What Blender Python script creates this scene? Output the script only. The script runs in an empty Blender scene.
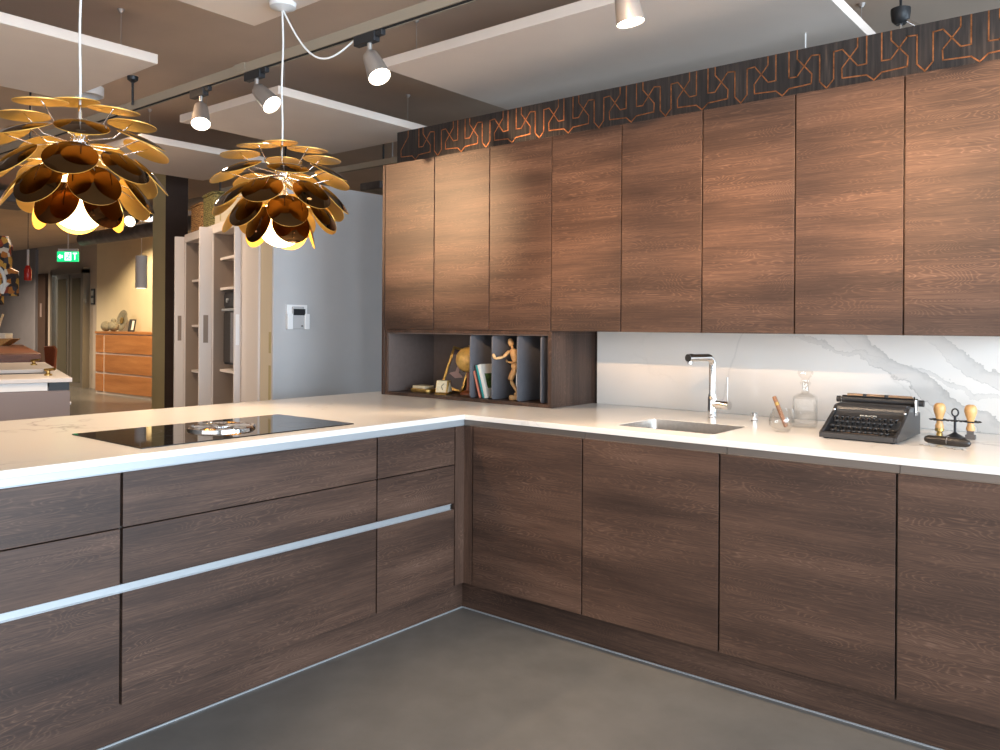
import bpy, bmesh, math, random
from mathutils import Vector, Matrix, Euler
random.seed(7)
S = bpy.context.scene
COL = S.collection
PI = math.pi

# ------------------------------------------------------------------ camera
F_PX, YAW, ROLL, CY = 817.2, 0.684076, 0.00635919, 325.09
CAM = Vector((2.514, -2.827, 1.335))
fw = Vector((-math.sin(YAW), math.cos(YAW), 0)); rt = Vector((math.cos(YAW), math.sin(YAW), 0)); up = Vector((0, 0, 1))
cr, sr = math.cos(ROLL), math.sin(ROLL)
R_, U_ = cr * rt + sr * up, -sr * rt + cr * up
cd = bpy.data.cameras.new('camera'); cam = bpy.data.objects.new('camera', cd); COL.objects.link(cam)
cam.matrix_world = Matrix(((R_.x, U_.x, -fw.x, CAM.x), (R_.y, U_.y, -fw.y, CAM.y), (R_.z, U_.z, -fw.z, CAM.z), (0, 0, 0, 1)))
cd.sensor_fit = 'HORIZONTAL'; cd.sensor_width = 36; cd.lens = F_PX * 36 / 1000; cd.shift_y = (CY - 375) / 1000
cd.clip_start = 0.05; cd.clip_end = 100
S.camera = cam

# ------------------------------------------------------------------ view, world, large lights
S.view_settings.view_transform = 'Standard'; S.view_settings.look = 'None'
S.view_settings.gamma = 1; S.view_settings.use_curve_mapping = False
S.view_settings.exposure = 0.2
S.cycles.use_denoising = True
S.cycles.max_bounces = 10; S.cycles.diffuse_bounces = 5; S.cycles.glossy_bounces = 5; S.cycles.transparent_max_bounces = 16
S.cycles.caustics_reflective = False; S.cycles.caustics_refractive = False
S.cycles.sample_clamp_indirect = 6
W = bpy.data.worlds.new('sky'); S.world = W; W.use_nodes = True
W.node_tree.nodes['Background'].inputs[0].default_value = (0.55, 0.72, 1.0, 1)
W.node_tree.nodes['Background'].inputs[1].default_value = 1.0

def aim(o, target):
    o.rotation_euler = (Vector(target) - o.location).to_track_quat('-Z', 'Y').to_euler()
def area_light(name, loc, target, sx, sy, power, color):
    l = bpy.data.lights.new(name, 'AREA'); l.shape = 'RECTANGLE'; l.size = sx; l.size_y = sy; l.energy = power; l.color = color
    o = bpy.data.objects.new(name, l); COL.objects.link(o); o.location = loc; aim(o, target); return o
def spot_light(name, loc, target, power, color, angle, blend=.5, radius=.035):
    l = bpy.data.lights.new(name, 'SPOT'); l.energy = power; l.color = color; l.spot_size = math.radians(angle); l.spot_blend = blend; l.shadow_soft_size = radius
    o = bpy.data.objects.new(name, l); COL.objects.link(o); o.location = loc; aim(o, target); return o
DAY = (0.69, 0.85, 1.0); WARM = (1.0, 0.74, 0.50)
# daylight through the windows on the right; the rear light is an added warm fill
area_light('daylight_right', (6.45, -2.3, 1.55), (0, -2.3, 1.3), 5.6, 2.5, 640, DAY)
area_light('daylight_side', (6.45, 2.8, 1.4), (-2, 1.9, 1.0), 3.0, 2.0, 130, DAY)
area_light('rear_fill', (1.8, -6.45, 1.55), (1.8, 0, 1.4), 6.0, 2.5, 100, (1.0, .90, .78))
# unseen ceiling fill lamps added for brightness (housings are built further down)
FILL_LAMPS = [(4.2, -4.6, 25), (-3.4, -2.9, 50), (-6.3, -1.2, 60), (-8.2, 1.6, 40), (-14.0, 1.8, 110), (-16.6, 2.6, 170), (-3.4, -.2, 30), (-6.4, 3.6, 30)]
for x, y, p in FILL_LAMPS:
    l = bpy.data.lights.new('fill_glow', 'AREA'); l.shape = 'DISK'; l.size = .16; l.energy = p; l.color = (1.0, .78, .56); l.spread = math.radians(150)
    o = bpy.data.objects.new('fill_glow', l); COL.objects.link(o); o.location = (x, y, 2.93)

# ------------------------------------------------------------------ materials
def M_new(name):
    m = bpy.data.materials.new(name); m.use_nodes = True
    nt = m.node_tree; b = nt.nodes['Principled BSDF']
    return m, nt, b
def plain(name, col, rough=.5, metal=0, noise=0, scale=30, emit=None, estr=0, coat=0, spec=.5, bump=0):
    m, nt, b = M_new(name)
    b.inputs['Base Color'].default_value = (*col, 1); b.inputs['Roughness'].default_value = rough; b.inputs['Metallic'].default_value = metal
    b.inputs['Coat Weight'].default_value = coat; b.inputs['Specular IOR Level'].default_value = spec
    if noise or bump:
        g = nt.nodes.new('ShaderNodeNewGeometry'); n = nt.nodes.new('ShaderNodeTexNoise'); n.inputs['Scale'].default_value = scale; n.inputs['Detail'].default_value = 6
        nt.links.new(g.outputs['Position'], n.inputs['Vector'])
        if noise:
            r = nt.nodes.new('ShaderNodeValToRGB')
            r.color_ramp.elements[0].position = .3; r.color_ramp.elements[1].position = .7
            r.color_ramp.elements[0].color = (*[c * (1 - noise) for c in col], 1); r.color_ramp.elements[1].color = (*[min(1, c * (1 + noise)) for c in col], 1)
            nt.links.new(n.outputs['Fac'], r.inputs['Fac']); nt.links.new(r.outputs['Color'], b.inputs['Base Color'])
        if bump:
            bp = nt.nodes.new('ShaderNodeBump'); bp.inputs['Strength'].default_value = bump; bp.inputs['Distance'].default_value = .002
            nt.links.new(n.outputs['Fac'], bp.inputs['Height']); nt.links.new(bp.outputs['Normal'], b.inputs['Normal'])
    if emit:
        b.inputs['Emission Color'].default_value = (*emit, 1); b.inputs['Emission Strength'].default_value = estr
    return m
def node(nt, t, **kw):
    n = nt.nodes.new(t)
    for k, v in kw.items(): setattr(n, k, v)
    return n
def math_n(nt, op, a, b=None, c=None):
    n = node(nt, 'ShaderNodeMath', operation=op)
    for i, v in enumerate((a, b, c)):
        if v is None: continue
        if isinstance(v, (int, float)): n.inputs[i].default_value = v
        else: nt.links.new(v, n.inputs[i])
    return n.outputs[0]
def ramp_n(nt, fac, stops, interp='LINEAR'):
    r = node(nt, 'ShaderNodeValToRGB'); cr_ = r.color_ramp; cr_.interpolation = interp
    while len(cr_.elements) < len(stops): cr_.elements.new(.5)
    for e, (p, c) in zip(cr_.elements, stops):
        e.position = p; e.color = (*c, 1) if len(c) == 3 else c
    nt.links.new(fac, r.inputs['Fac']); return r.outputs['Color']
def wood(name, stops, vertical=False, rough=.44, contour=.16, per_object=True, scale=1.0):
    m, nt, b = M_new(name)
    g = node(nt, 'ShaderNodeNewGeometry'); s = node(nt, 'ShaderNodeSeparateXYZ'); nt.links.new(g.outputs['Position'], s.inputs[0])
    u = math_n(nt, 'ADD', s.outputs[0], s.outputs[1]); v = s.outputs[2]
    if vertical: u, v = v, u
    oi = node(nt, 'ShaderNodeObjectInfo'); w = math_n(nt, 'MULTIPLY', oi.outputs['Random'], 37.0 if per_object else 0.0)
    def noise(su, sv, detail, rough_=.55, off=0):
        c = node(nt, 'ShaderNodeCombineXYZ')
        nt.links.new(math_n(nt, 'MULTIPLY', u, su * scale), c.inputs[0]); nt.links.new(math_n(nt, 'MULTIPLY', v, sv * scale), c.inputs[2])
        nt.links.new(math_n(nt, 'ADD', w, off), c.inputs[1])
        n = node(nt, 'ShaderNodeTexNoise'); n.inputs['Scale'].default_value = 1; n.inputs['Detail'].default_value = detail; n.inputs['Roughness'].default_value = rough_
        nt.links.new(c.outputs[0], n.inputs['Vector']); return n.outputs['Fac']
    bands = noise(.9, 9, 4); streak = noise(5, 210, 3, .6, 5); fine = noise(30, 330, 2, .6, 9)
    f = noise(1.9, 10, 2.5, .5, 13)
    cont = math_n(nt, 'SINE', math_n(nt, 'MULTIPLY', f, 165.0))
    cont = math_n(nt, 'POWER', math_n(nt, 'SUBTRACT', 1.0, math_n(nt, 'ABSOLUTE', cont)), 2.0)
    cont = math_n(nt, 'MULTIPLY', cont, math_n(nt, 'MULTIPLY', streak, 1.5))
    msk = math_n(nt, 'MULTIPLY', cont, math_n(nt, 'MAXIMUM', math_n(nt, 'SUBTRACT', noise(2.2, 7, 2, .5, 21), .28), 0.0))
    t = math_n(nt, 'ADD', math_n(nt, 'MULTIPLY', bands, .56), math_n(nt, 'MULTIPLY', streak, .30))
    t = math_n(nt, 'ADD', t, math_n(nt, 'MULTIPLY', fine, .13))
    t = math_n(nt, 'ADD', t, math_n(nt, 'MULTIPLY', math_n(nt, 'SUBTRACT', msk, .06), contour * 3.6))
    nt.links.new(ramp_n(nt, t, stops), b.inputs['Base Color'])
    b.inputs['Roughness'].default_value = rough; b.inputs['Specular IOR Level'].default_value = .38
    bp = node(nt, 'ShaderNodeBump'); bp.inputs['Strength'].default_value = .25; bp.inputs['Distance'].default_value = .0006
    nt.links.new(t, bp.inputs['Height']); nt.links.new(bp.outputs['Normal'], b.inputs['Normal'])
    return m
OAK = [(.28, (.020, .011, .0078)), (.44, (.051, .028, .0195)), (.57, (.090, .050, .034)), (.76, (.162, .096, .068))]
MAT = {}
MAT['oak'] = wood('smoked_oak', OAK)
MAT['oak_upright'] = wood('smoked_oak_upright', OAK, vertical=True)
MAT['oak_edge'] = plain('oak_edge_band', (.23, .15, .115), .5, noise=.2, scale=60)
MAT['walnut'] = wood('walnut_block', [(.3, (.08, .025, .010)), (.5, (.18, .06, .025)), (.7, (.32, .13, .06))], contour=.1)
MAT['cherry'] = wood('cherry_front', [(.3, (.22, .085, .025)), (.5, (.36, .15, .05)), (.7, (.50, .24, .09))], contour=.05, per_object=True)
def marble(name, backsplash=False, rough=.16):
    m, nt, b = M_new(name)
    g = node(nt, 'ShaderNodeNewGeometry'); s = node(nt, 'ShaderNodeSeparateXYZ'); nt.links.new(g.outputs['Position'], s.inputs[0])
    def noise(sc, det, vec=None, rough_=.55):
        n = node(nt, 'ShaderNodeTexNoise'); n.inputs['Scale'].default_value = sc; n.inputs['Detail'].default_value = det; n.inputs['Roughness'].default_value = rough_
        nt.links.new(vec or g.outputs['Position'], n.inputs['Vector']); return n.outputs['Fac']
    big = noise(1.7, 5); v1 = math_n(nt, 'ABSOLUTE', math_n(nt, 'SUBTRACT', big, .5))
    line = ramp_n(nt, v1, [(0, (1, 1, 1)), (.008, (.25, .25, .25)), (.02, (0, 0, 0))])
    gate = ramp_n(nt, noise(1.1, 2), [(.52, (0, 0, 0)), (.66, (1, 1, 1))])
    vein = math_n(nt, 'MULTIPLY', math_n(nt, 'MULTIPLY', line, gate), .45 if not backsplash else .22)
    if backsplash:
        x, z = s.outputs[0], s.outputs[2]
        wob = math_n(nt, 'MULTIPLY', math_n(nt, 'SUBTRACT', noise(5.5, 7, rough_=.62), .5), .20)
        total = None
        # diagonal veins: z = z0 + k (x - x0), grey fill below one wavering line and above the next
        for x0, z0, k, xa, width, amt in ((1.498, 1.285, -.62, 1.38, .085, .40), (1.80, 1.315, -.72, 1.70, .075, .36), (1.18, 1.325, -.30, 1.10, .022, .30), (2.25, 1.30, -.5, 2.1, .08, .3)):
            d = math_n(nt, 'SUBTRACT', z, math_n(nt, 'ADD', math_n(nt, 'MULTIPLY', math_n(nt, 'SUBTRACT', x, x0), k), z0))
            d = math_n(nt, 'ADD', d, wob)
            fill = ramp_n(nt, math_n(nt, 'ADD', math_n(nt, 'MULTIPLY', d, 1 / width * .5), .75), [(.0, (0, 0, 0)), (.245, (.0, .0, .0)), (.255, (.95, .95, .95)), (.29, (.35, .35, .35)), (.60, (.42, .42, .42)), (.73, (.75, .75, .75)), (.75, (1, 1, 1)), (.765, (0, 0, 0))])
            fade = math_n(nt, 'MULTIPLY', math_n(nt, 'SMOOTH_MIN', 1.0, math_n(nt, 'MAXIMUM', math_n(nt, 'MULTIPLY', math_n(nt, 'SUBTRACT', x, xa), 5.0), 0.0), .1), amt)
            part = math_n(nt, 'MULTIPLY', fill, math_n(nt, 'MULTIPLY', fade, math_n(nt, 'ADD', noise(4.0, 3), .35)))
            part = math_n(nt, 'MULTIPLY', part, 1.5); total = part if total is None else math_n(nt, 'MAXIMUM', total, part)
        # the thin hairlines
        for x0, z0, k, wd in ((.93, 1.20, 3.0, .05), (1.62, 1.12, -.85, .018)):
            d = math_n(nt, 'ABSOLUTE', math_n(nt, 'ADD', math_n(nt, 'SUBTRACT', z, math_n(nt, 'ADD', math_n(nt, 'MULTIPLY', math_n(nt, 'SUBTRACT', x, x0), k), z0)), wob))
            h = ramp_n(nt, math_n(nt, 'DIVIDE', d, wd), [(0, (.16, .16, .16)), (.25, (.05, .05, .05)), (.5, (0, 0, 0))])
            total = math_n(nt, 'MAXIMUM', total, h)
        vein = math_n(nt, 'MAXIMUM', total, vein)
    mx = node(nt, 'ShaderNodeMix', data_type='RGBA'); mx.inputs[6].default_value = (.72, .675, .625, 1) if backsplash else (.75, .715, .675, 1); mx.inputs[7].default_value = (.15, .14, .135, 1)
    nt.links.new(vein, mx.inputs[0]); nt.links.new(mx.outputs[2], b.inputs['Base Color'])
    b.inputs['Roughness'].default_value = rough
    return m
MAT['marble'] = marble('white_marble_top', False, .22)
MAT['splash'] = marble('white_marble_splash', True, .14)
def concrete():
    m, nt, b = M_new('polished_concrete')
    g = node(nt, 'ShaderNodeNewGeometry')
    def noise(sc, det):
        n = node(nt, 'ShaderNodeTexNoise'); n.inputs['Scale'].default_value = sc; n.inputs['Detail'].default_value = det; n.inputs['Roughness'].default_value = .62
        nt.links.new(g.outputs['Position'], n.inputs['Vector']); return n.outputs['Fac']
    a = math_n(nt, 'ADD', math_n(nt, 'MULTIPLY', noise(1.3, 5), .45), math_n(nt, 'MULTIPLY', noise(5, 4), .55))
    nt.links.new(ramp_n(nt, a, [(.2, (.095, .092, .088)), (.8, (.150, .145, .138))]), b.inputs['Base Color'])
    b.inputs['Roughness'].default_value = .27
    return m
MAT['floor'] = concrete()
MAT['ceiling'] = plain('taupe_ceiling', (.56, .435, .34), .9, noise=.06, scale=2)
MAT['panel'] = plain('acoustic_white', (.88, .75, .65), .85, noise=.03, scale=3)
MAT['blue_wall'] = plain('pale_blue_grey_paint', (.49, .465, .455), .75, noise=.03, scale=4)
MAT['wall'] = plain('warm_grey_paint', (.40, .345, .29), .85, noise=.05, scale=3)
MAT['yellow_wall'] = plain('cream_paint', (.66, .57, .40), .85, noise=.03, scale=3)
MAT['slate_wall'] = plain('slate_grey_paint', (.20, .195, .215), .8, noise=.08, scale=3)
MAT['white_wall'] = plain('white_paint', (.7, .68, .66), .8)
MAT['alu'] = plain('satin_aluminium', (.44, .46, .48), .42, .5)
MAT['bronze_alu'] = plain('bronze_anodised', (.20, .165, .14), .38, .6)
MAT['chrome'] = plain('chrome', (.82, .82, .82), .06, 1)
MAT['steel'] = plain('brushed_steel', (.62, .58, .54), .28, 1, noise=.06, scale=80)
MAT['black_metal'] = plain('black_metal', (.02, .02, .022), .4, .3)
MAT['black'] = plain('black_plastic', (.018, .018, .02), .45)
MAT['glass_black'] = plain('black_ceramic_glass', (.012, .012, .013), .04, 0, coat=.4)
MAT['dark'] = plain('dark_void', (.012, .011, .011), .9)
MAT['carcass'] = plain('carcass_board', (.10, .085, .075), .8)
MAT['liner'] = plain('taupe_liner', (.125, .092, .080), .55, noise=.08, scale=40)
MAT['divider'] = plain('slate_divider', (.115, .112, .122), .5, noise=.06, scale=40)
MAT['white_lacquer'] = plain('white_lacquer', (.72, .64, .59), .4)
MAT['cream_lacquer'] = plain('cream_lacquer', (.62, .53, .40), .5)
MAT['larder_shade'] = plain('larder_interior_shaded', (.27, .205, .16), .6)  # brown darkened to carry the shade inside the open cabinets
MAT['white_plastic'] = plain('white_plastic', (.84, .81, .79), .4)
MAT['white_cable'] = plain('white_cable', (.78, .75, .72), .5)
MAT['spot_grey'] = plain('satin_grey_metal', (.50, .46, .43), .35, .75)
MAT['lens'] = plain('lit_lens', (1, 1, 1), .3, emit=(1, .88, .70), estr=14)
MAT['lens_soft'] = plain('lit_lens_far', (1, 1, 1), .3, emit=(1, .85, .62), estr=5)
MAT['globe'] = plain('lit_opal_globe', (1, .95, .85), .3, emit=(1, .74, .36), estr=13.0)
MAT['disc_out'] = plain('dark_bronze_gloss', (.085, .048, .020), .06, 1)
MAT['disc_in'] = plain('gold_inside', (.80, .44, .09), .36, .45)
MAT['disc_amber'] = plain('amber_gloss', (.085, .036, .012), .06, 1)
MAT['gold'] = plain('aged_brass', (.52, .34, .11), .32, .9, noise=.25, scale=60)
MAT['ivory'] = plain('ivory_card', (.70, .58, .38), .6, noise=.1, scale=90)
MAT['pine'] = plain('pale_turned_wood', (.66, .40, .18), .45, noise=.12, scale=50)
MAT['beech'] = plain('honey_beech', (.58, .33, .13), .4, noise=.16, scale=40)
MAT['cigar'] = plain('cigar_leaf', (.24, .11, .055), .7, noise=.25, scale=120)
MAT['red_wood'] = plain('reddish_wood', (.26, .08, .03), .4, noise=.2, scale=80)
MAT['type_paint'] = plain('charcoal_enamel', (.030, .029, .030), .38, noise=.08, scale=200)
MAT['type_copper'] = plain('copper_brown_metal', (.38, .25, .16), .35, .7)
MAT['silver_text'] = plain('silver_lettering', (.75, .74, .68), .4, .3)
MAT['leather'] = plain('black_leather', (.022, .018, .016), .35, noise=.3, scale=150)
MAT['paper'] = plain('book_pages', (.78, .76, .70), .7)
MAT['teal'] = plain('teal_cover', (.02, .30, .30), .45)
MAT['coral'] = plain('coral_cover', (.62, .20, .13), .45)
MAT['ink'] = plain('black_cover', (.03, .03, .03), .45)
MAT['cover_white'] = plain('white_cover', (.74, .72, .66), .4)
MAT['foliage_print'] = plain('green_leaf_print', (.07, .12, .03), .4, noise=.9, scale=60)
MAT['photo_dark'] = plain('dark_print', (.045, .032, .045), .3)
MAT['photo_lamp'] = plain('mauve_print', (.30, .20, .20), .4)
MAT['wallpaper'] = None
MAT['copper_line'] = plain('copper_ink', (.50, .20, .08), .36, .85, noise=.45, scale=45)
MAT['olive'] = plain('olive_paint', (.44, .36, .19), .8, noise=.05, scale=3)
MAT['brown_paint'] = plain('dark_brown_paint', (.055, .030, .020), .75, noise=.1, scale=6)
MAT['taupe_lacquer'] = plain('taupe_lacquer', (.25, .19, .175), .5)
MAT['brown_leather'] = plain('tan_leather', (.22, .06, .025), .45, noise=.15, scale=60)
MAT['lift_steel'] = plain('lift_steel', (.34, .31, .26), .3, .8)
MAT['lift_glass'] = plain('lift_glass', (.10, .09, .06), .12, .2)
MAT['duct'] = plain('galvanised_duct', (.16, .145, .14), .5, .5, noise=.3, scale=9)
MAT['duct_warm'] = plain('painted_rail', (.34, .28, .21), .6)
MAT['red'] = plain('red_gloss', (.45, .02, .015), .25)
MAT['exit_green'] = plain('exit_green', (.0, .3, .1), .4, emit=(.01, .62, .20), estr=1.3)
MAT['exit_white'] = plain('exit_white', (.9, .95, .9), .4, emit=(.75, 1, .85), estr=1.8)
MAT['stone'] = plain('grey_stone', (.20, .18, .13), .7, noise=.35, scale=40)
MAT['glow_white'] = plain('lit_diffuser', (1, 1, 1), .4, emit=(1, .93, .8), estr=2.5)
MAT['glow_cool'] = plain('lit_roof_panel', (1, 1, 1), .4, emit=(.85, .92, 1), estr=1.3)
MAT['globe_map'] = plain('antique_globe', (.58, .36, .10), .4, noise=.35, scale=28)
def weave():
    m, nt, b = M_new('woven_wicker')
    g = node(nt, 'ShaderNodeNewGeometry'); w = node(nt, 'ShaderNodeTexWave'); w.bands_direction = 'Z'; w.inputs['Scale'].default_value = 18; w.inputs['Distortion'].default_value = 9; w.inputs['Detail Scale'].default_value = 3
    nt.links.new(g.outputs['Position'], w.inputs['Vector'])
    nt.links.new(ramp_n(nt, w.outputs['Fac'], [(.1, (.09, .035, .01)), (.6, (.34, .16, .05)), (.9, (.5, .28, .1))]), b.inputs['Base Color']); b.inputs['Roughness'].default_value = .8
    return m
MAT['wicker'] = weave()
def green_weave():
    m = weave(); m.name = 'green_wicker'; r = [n for n in m.node_tree.nodes if n.type == 'VALTORGB'][0].color_ramp
    for e, c in zip(r.elements, ((.05, .04, .01), (.17, .15, .04), (.34, .27, .1))): e.color = (*c, 1)
    return m
MAT['wicker_green'] = green_weave()
def paper_wall():
    m, nt, b = M_new('bark_wallpaper')
    g = node(nt, 'ShaderNodeNewGeometry'); mp = node(nt, 'ShaderNodeMapping'); mp.inputs['Scale'].default_value = (70, 70, 5)
    n = node(nt, 'ShaderNodeTexNoise'); n.inputs['Scale'].default_value = 1; n.inputs['Detail'].default_value = 5
    nt.links.new(g.outputs['Position'], mp.inputs[0]); nt.links.new(mp.outputs[0], n.inputs['Vector'])
    nt.links.new(ramp_n(nt, n.outputs['Fac'], [(.3, (.012, .009, .008)), (.52, (.035, .025, .021)), (.66, (.065, .045, .036)), (.76, (.15, .085, .05))]), b.inputs['Base Color'])
    b.inputs['Roughness'].default_value = .6
    return m
MAT['wallpaper'] = paper_wall()
def collage():
    m, nt, b = M_new('patchwork_colours')
    tc = node(nt, 'ShaderNodeTexCoord'); v = node(nt, 'ShaderNodeTexVoronoi'); v.inputs['Scale'].default_value = 17
    nt.links.new(tc.outputs['Object'], v.inputs['Vector'])
    s = node(nt, 'ShaderNodeSeparateColor'); nt.links.new(v.outputs['Color'], s.inputs[0])
    nt.links.new(ramp_n(nt, s.outputs[0], [(0, (.03, .02, .02)), (.28, (.45, .16, .03)), (.5, (.60, .32, .06)), (.66, (.7, .62, .5)), (.78, (.3, .05, .02)), (.9, (.05, .05, .06))], 'CONSTANT'), b.inputs['Base Color'])
    b.inputs['Roughness'].default_value = .4
    return m
MAT['collage'] = collage()
def clear_glass():
    m = bpy.data.materials.new('clear_glass'); m.use_nodes = True; nt = m.node_tree; nt.nodes.clear()
    out = node(nt, 'ShaderNodeOutputMaterial'); mix = node(nt, 'ShaderNodeMixShader'); tr = node(nt, 'ShaderNodeBsdfTransparent'); gl = node(nt, 'ShaderNodeBsdfGlossy'); gl.inputs['Roughness'].default_value = .03
    tr.inputs[0].default_value = (.975, .97, .96, 1)
    lw = node(nt, 'ShaderNodeLayerWeight'); lw.inputs[0].default_value = .35
    f = math_n(nt, 'MULTIPLY', math_n(nt, 'POWER', lw.outputs['Facing'], 2.2), .6)
    nt.links.new(math_n(nt, 'ADD', f, .03), mix.inputs[0]); nt.links.new(tr.outputs[0], mix.inputs[1]); nt.links.new(gl.outputs[0], mix.inputs[2]); nt.links.new(mix.outputs[0], out.inputs[0])
    return m
MAT['glass'] = clear_glass()

# ------------------------------------------------------------------ mesh building
class MB:
    def __init__(self): self.bm = bmesh.new(); self.mi = 0
    def _tag(self, n0):
        self.bm.faces.ensure_lookup_table()
        for f in self.bm.faces[n0:]: f.material_index = self.mi
        return self
    def box(self, x0, x1, y0, y1, z0, z1, rot=None, piv=None):
        n0 = len(self.bm.faces)
        vs = [self.bm.verts.new((x, y, z)) for x in (x0, x1) for y in (y0, y1) for z in (z0, z1)]
        if rot is not None:
            p = Vector(piv if piv is not None else ((x0 + x1) / 2, (y0 + y1) / 2, (z0 + z1) / 2))
            for v in vs: v.co = p + rot @ (v.co - p)
        for q in ((0, 1, 3, 2), (4, 6, 7, 5), (0, 4, 5, 1), (2, 3, 7, 6), (0, 2, 6, 4), (1, 5, 7, 3)): self.bm.faces.new([vs[i] for i in q])
        return self._tag(n0)
    def tube(self, pts, r, seg=12, cap=True):
        n0 = len(self.bm.faces); pts = [Vector(p) for p in pts]; rs = r if isinstance(r, (list, tuple)) else [r] * len(pts)
        prev = None; rings = []
        for i, p in enumerate(pts):
            d = (pts[min(i + 1, len(pts) - 1)] - pts[max(i - 1, 0)]).normalized()
            if prev is None:
                a = Vector((0, 0, 1)) if abs(d.z) < .9 else Vector((1, 0, 0)); u = d.cross(a).normalized()
            else: u = (prev - d * prev.dot(d)).normalized()
            prev = u; w = d.cross(u)
            rings.append([self.bm.verts.new(p + (u * math.cos(2 * PI * k / seg) + w * math.sin(2 * PI * k / seg)) * rs[i]) for k in range(seg)])
        for a, b in zip(rings, rings[1:]):
            for k in range(seg): self.bm.faces.new((a[k], a[(k + 1) % seg], b[(k + 1) % seg], b[k]))
        if cap: self.bm.faces.new(rings[0][::-1]); self.bm.faces.new(rings[-1])
        return self._tag(n0)
    def lathe(self, prof, c=(0, 0, 0), seg=32, mat=None, cap=True):
        """prof: list of (r, z) from bottom to top"""
        n0 = len(self.bm.faces); c = Vector(c); rings = []
        for r, z in prof:
            if r < 1e-6: vs = [self.bm.verts.new(Vector((0, 0, z)))]
            else: vs = [self.bm.verts.new(Vector((r * math.cos(2 * PI * k / seg), r * math.sin(2 * PI * k / seg), z))) for k in range(seg)]
            rings.append(vs)
        for a, b in zip(rings, rings[1:]):
            for k in range(seg):
                k2 = (k + 1) % seg
                if len(a) == 1 and len(b) == 1: continue
                if len(a) == 1: self.bm.faces.new((a[0], b[k2], b[k]))
                elif len(b) == 1: self.bm.faces.new((a[k], a[k2], b[0]))
                else: self.bm.faces.new((a[k], a[k2], b[k2], b[k]))
        if cap and len(rings[0]) > 1: self.bm.faces.new(rings[0][::-1])
        if cap and len(rings[-1]) > 1: self.bm.faces.new(rings[-1])
        for vs in rings:
            for v in vs: v.co = c + ((mat @ v.co) if mat is not None else v.co)
        return self._tag(n0)
    def sphere(self, c, r, sx=1, sy=1, sz=1, mat=None, seg=24, rings=12):
        prof = [(r * math.sin(PI * i / rings), -r * math.cos(PI * i / rings)) for i in range(rings + 1)]
        m = Matrix.Diagonal((sx, sy, sz)); m = mat @ m if mat is not None else m
        prof[0] = (0, -r); prof[-1] = (0, r)
        return self.lathe(prof, c, seg, m)
    def prism(self, poly, axis, a, b):
        """poly: outline in the plane normal to axis ('x': (y,z), 'y': (x,z), 'z': (x,y)), extruded from a to b"""
        n0 = len(self.bm.faces)
        f = {'x': lambda p, t: (t, p[0], p[1]), 'y': lambda p, t: (p[0], t, p[1]), 'z': lambda p, t: (p[0], p[1], t)}[axis]
        A = [self.bm.verts.new(f(p, a)) for p in poly]; B = [self.bm.verts.new(f(p, b)) for p in poly]
        n = len(poly)
        self.bm.faces.new(A); self.bm.faces.new(B[::-1])
        for i in range(n): self.bm.faces.new((A[i], B[i], B[(i + 1) % n], A[(i + 1) % n]))
        return self._tag(n0)
    def ribbon(self, pts, w, t, y, up_axis='y'):
        """flat line along (x,z) pts in the plane y"""
        for p, q in zip(pts, pts[1:]):
            d = Vector((q[0] - p[0], q[1] - p[1])); L = d.length; d /= L; n = Vector((-d.y, d.x)) * w / 2
            e = d * w * .35
            self.prism([(p[0] - e.x - n.x, p[1] - e.y - n.y), (q[0] + e.x - n.x, q[1] + e.y - n.y), (q[0] + e.x + n.x, q[1] + e.y + n.y), (p[0] - e.x + n.x, p[1] - e.y + n.y)], 'y', y - t, y)
        return self
    def slab(self, xs, ys, keep, z0, z1):
        n0 = len(self.bm.faces); V = {}
        def v(i, j, k):
            if (i, j, k) not in V: V[(i, j, k)] = self.bm.verts.new((xs[i], ys[j], (z0, z1)[k]))
            return V[(i, j, k)]
        K = {(i, j) for i in range(len(xs) - 1) for j in range(len(ys) - 1) if keep((xs[i] + xs[i + 1]) / 2, (ys[j] + ys[j + 1]) / 2)}
        for i, j in K:
            self.bm.faces.new((v(i, j, 1), v(i + 1, j, 1), v(i + 1, j + 1, 1), v(i, j + 1, 1)))
            self.bm.faces.new((v(i, j, 0), v(i, j + 1, 0), v(i + 1, j + 1, 0), v(i + 1, j, 0)))
            for di, dj, e in ((0, -1, ((0, 0), (1, 0))), (1, 0, ((1, 0), (1, 1))), (0, 1, ((1, 1), (0, 1))), (-1, 0, ((0, 1), (0, 0)))):
                if (i + di, j + dj) not in K:
                    (a, b), (c, d) = e
                    self.bm.faces.new((v(i + a, j + b, 0), v(i + c, j + d, 0), v(i + c, j + d, 1), v(i + a, j + b, 1)))
        return self._tag(n0)
    def mesh(self, name, mats, smooth=False, off=(0, 0, 0)):
        bmesh.ops.recalc_face_normals(self.bm, faces=self.bm.faces[:])
        for v in self.bm.verts: v.co -= Vector(off)
        me = bpy.data.meshes.new(name); self.bm.to_mesh(me); self.bm.free()
        for m in mats if isinstance(mats, (list, tuple)) else [mats]: me.materials.append(MAT[m] if isinstance(m, str) else m)
        if smooth:
            for p in me.polygons: p.use_smooth = True
        return me
    def build(self, name, mats, parent=None, smooth=False, bevel=0, local=False, at=None, seg=2, autosmooth=None):
        off = Vector((0, 0, 0))
        if at is not None: off = Vector(at)
        elif parent is not None and not local: off = wloc(parent)
        me = self.mesh(name, mats, smooth, off)
        o = bpy.data.objects.new(name, me); COL.objects.link(o)
        if at is not None: o.location = at
        if parent is not None: o.parent = parent
        if bevel:
            b = o.modifiers.new('bevel', 'BEVEL'); b.width = bevel; b.segments = seg; b.limit_method = 'ANGLE'; b.angle_limit = math.radians(40)
        if smooth:
            me.set_sharp_from_angle(angle=math.radians(40))
        return o
def wloc(o):
    v = Vector((0, 0, 0))
    while o is not None: v += o.location; o = o.parent
    return v
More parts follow.
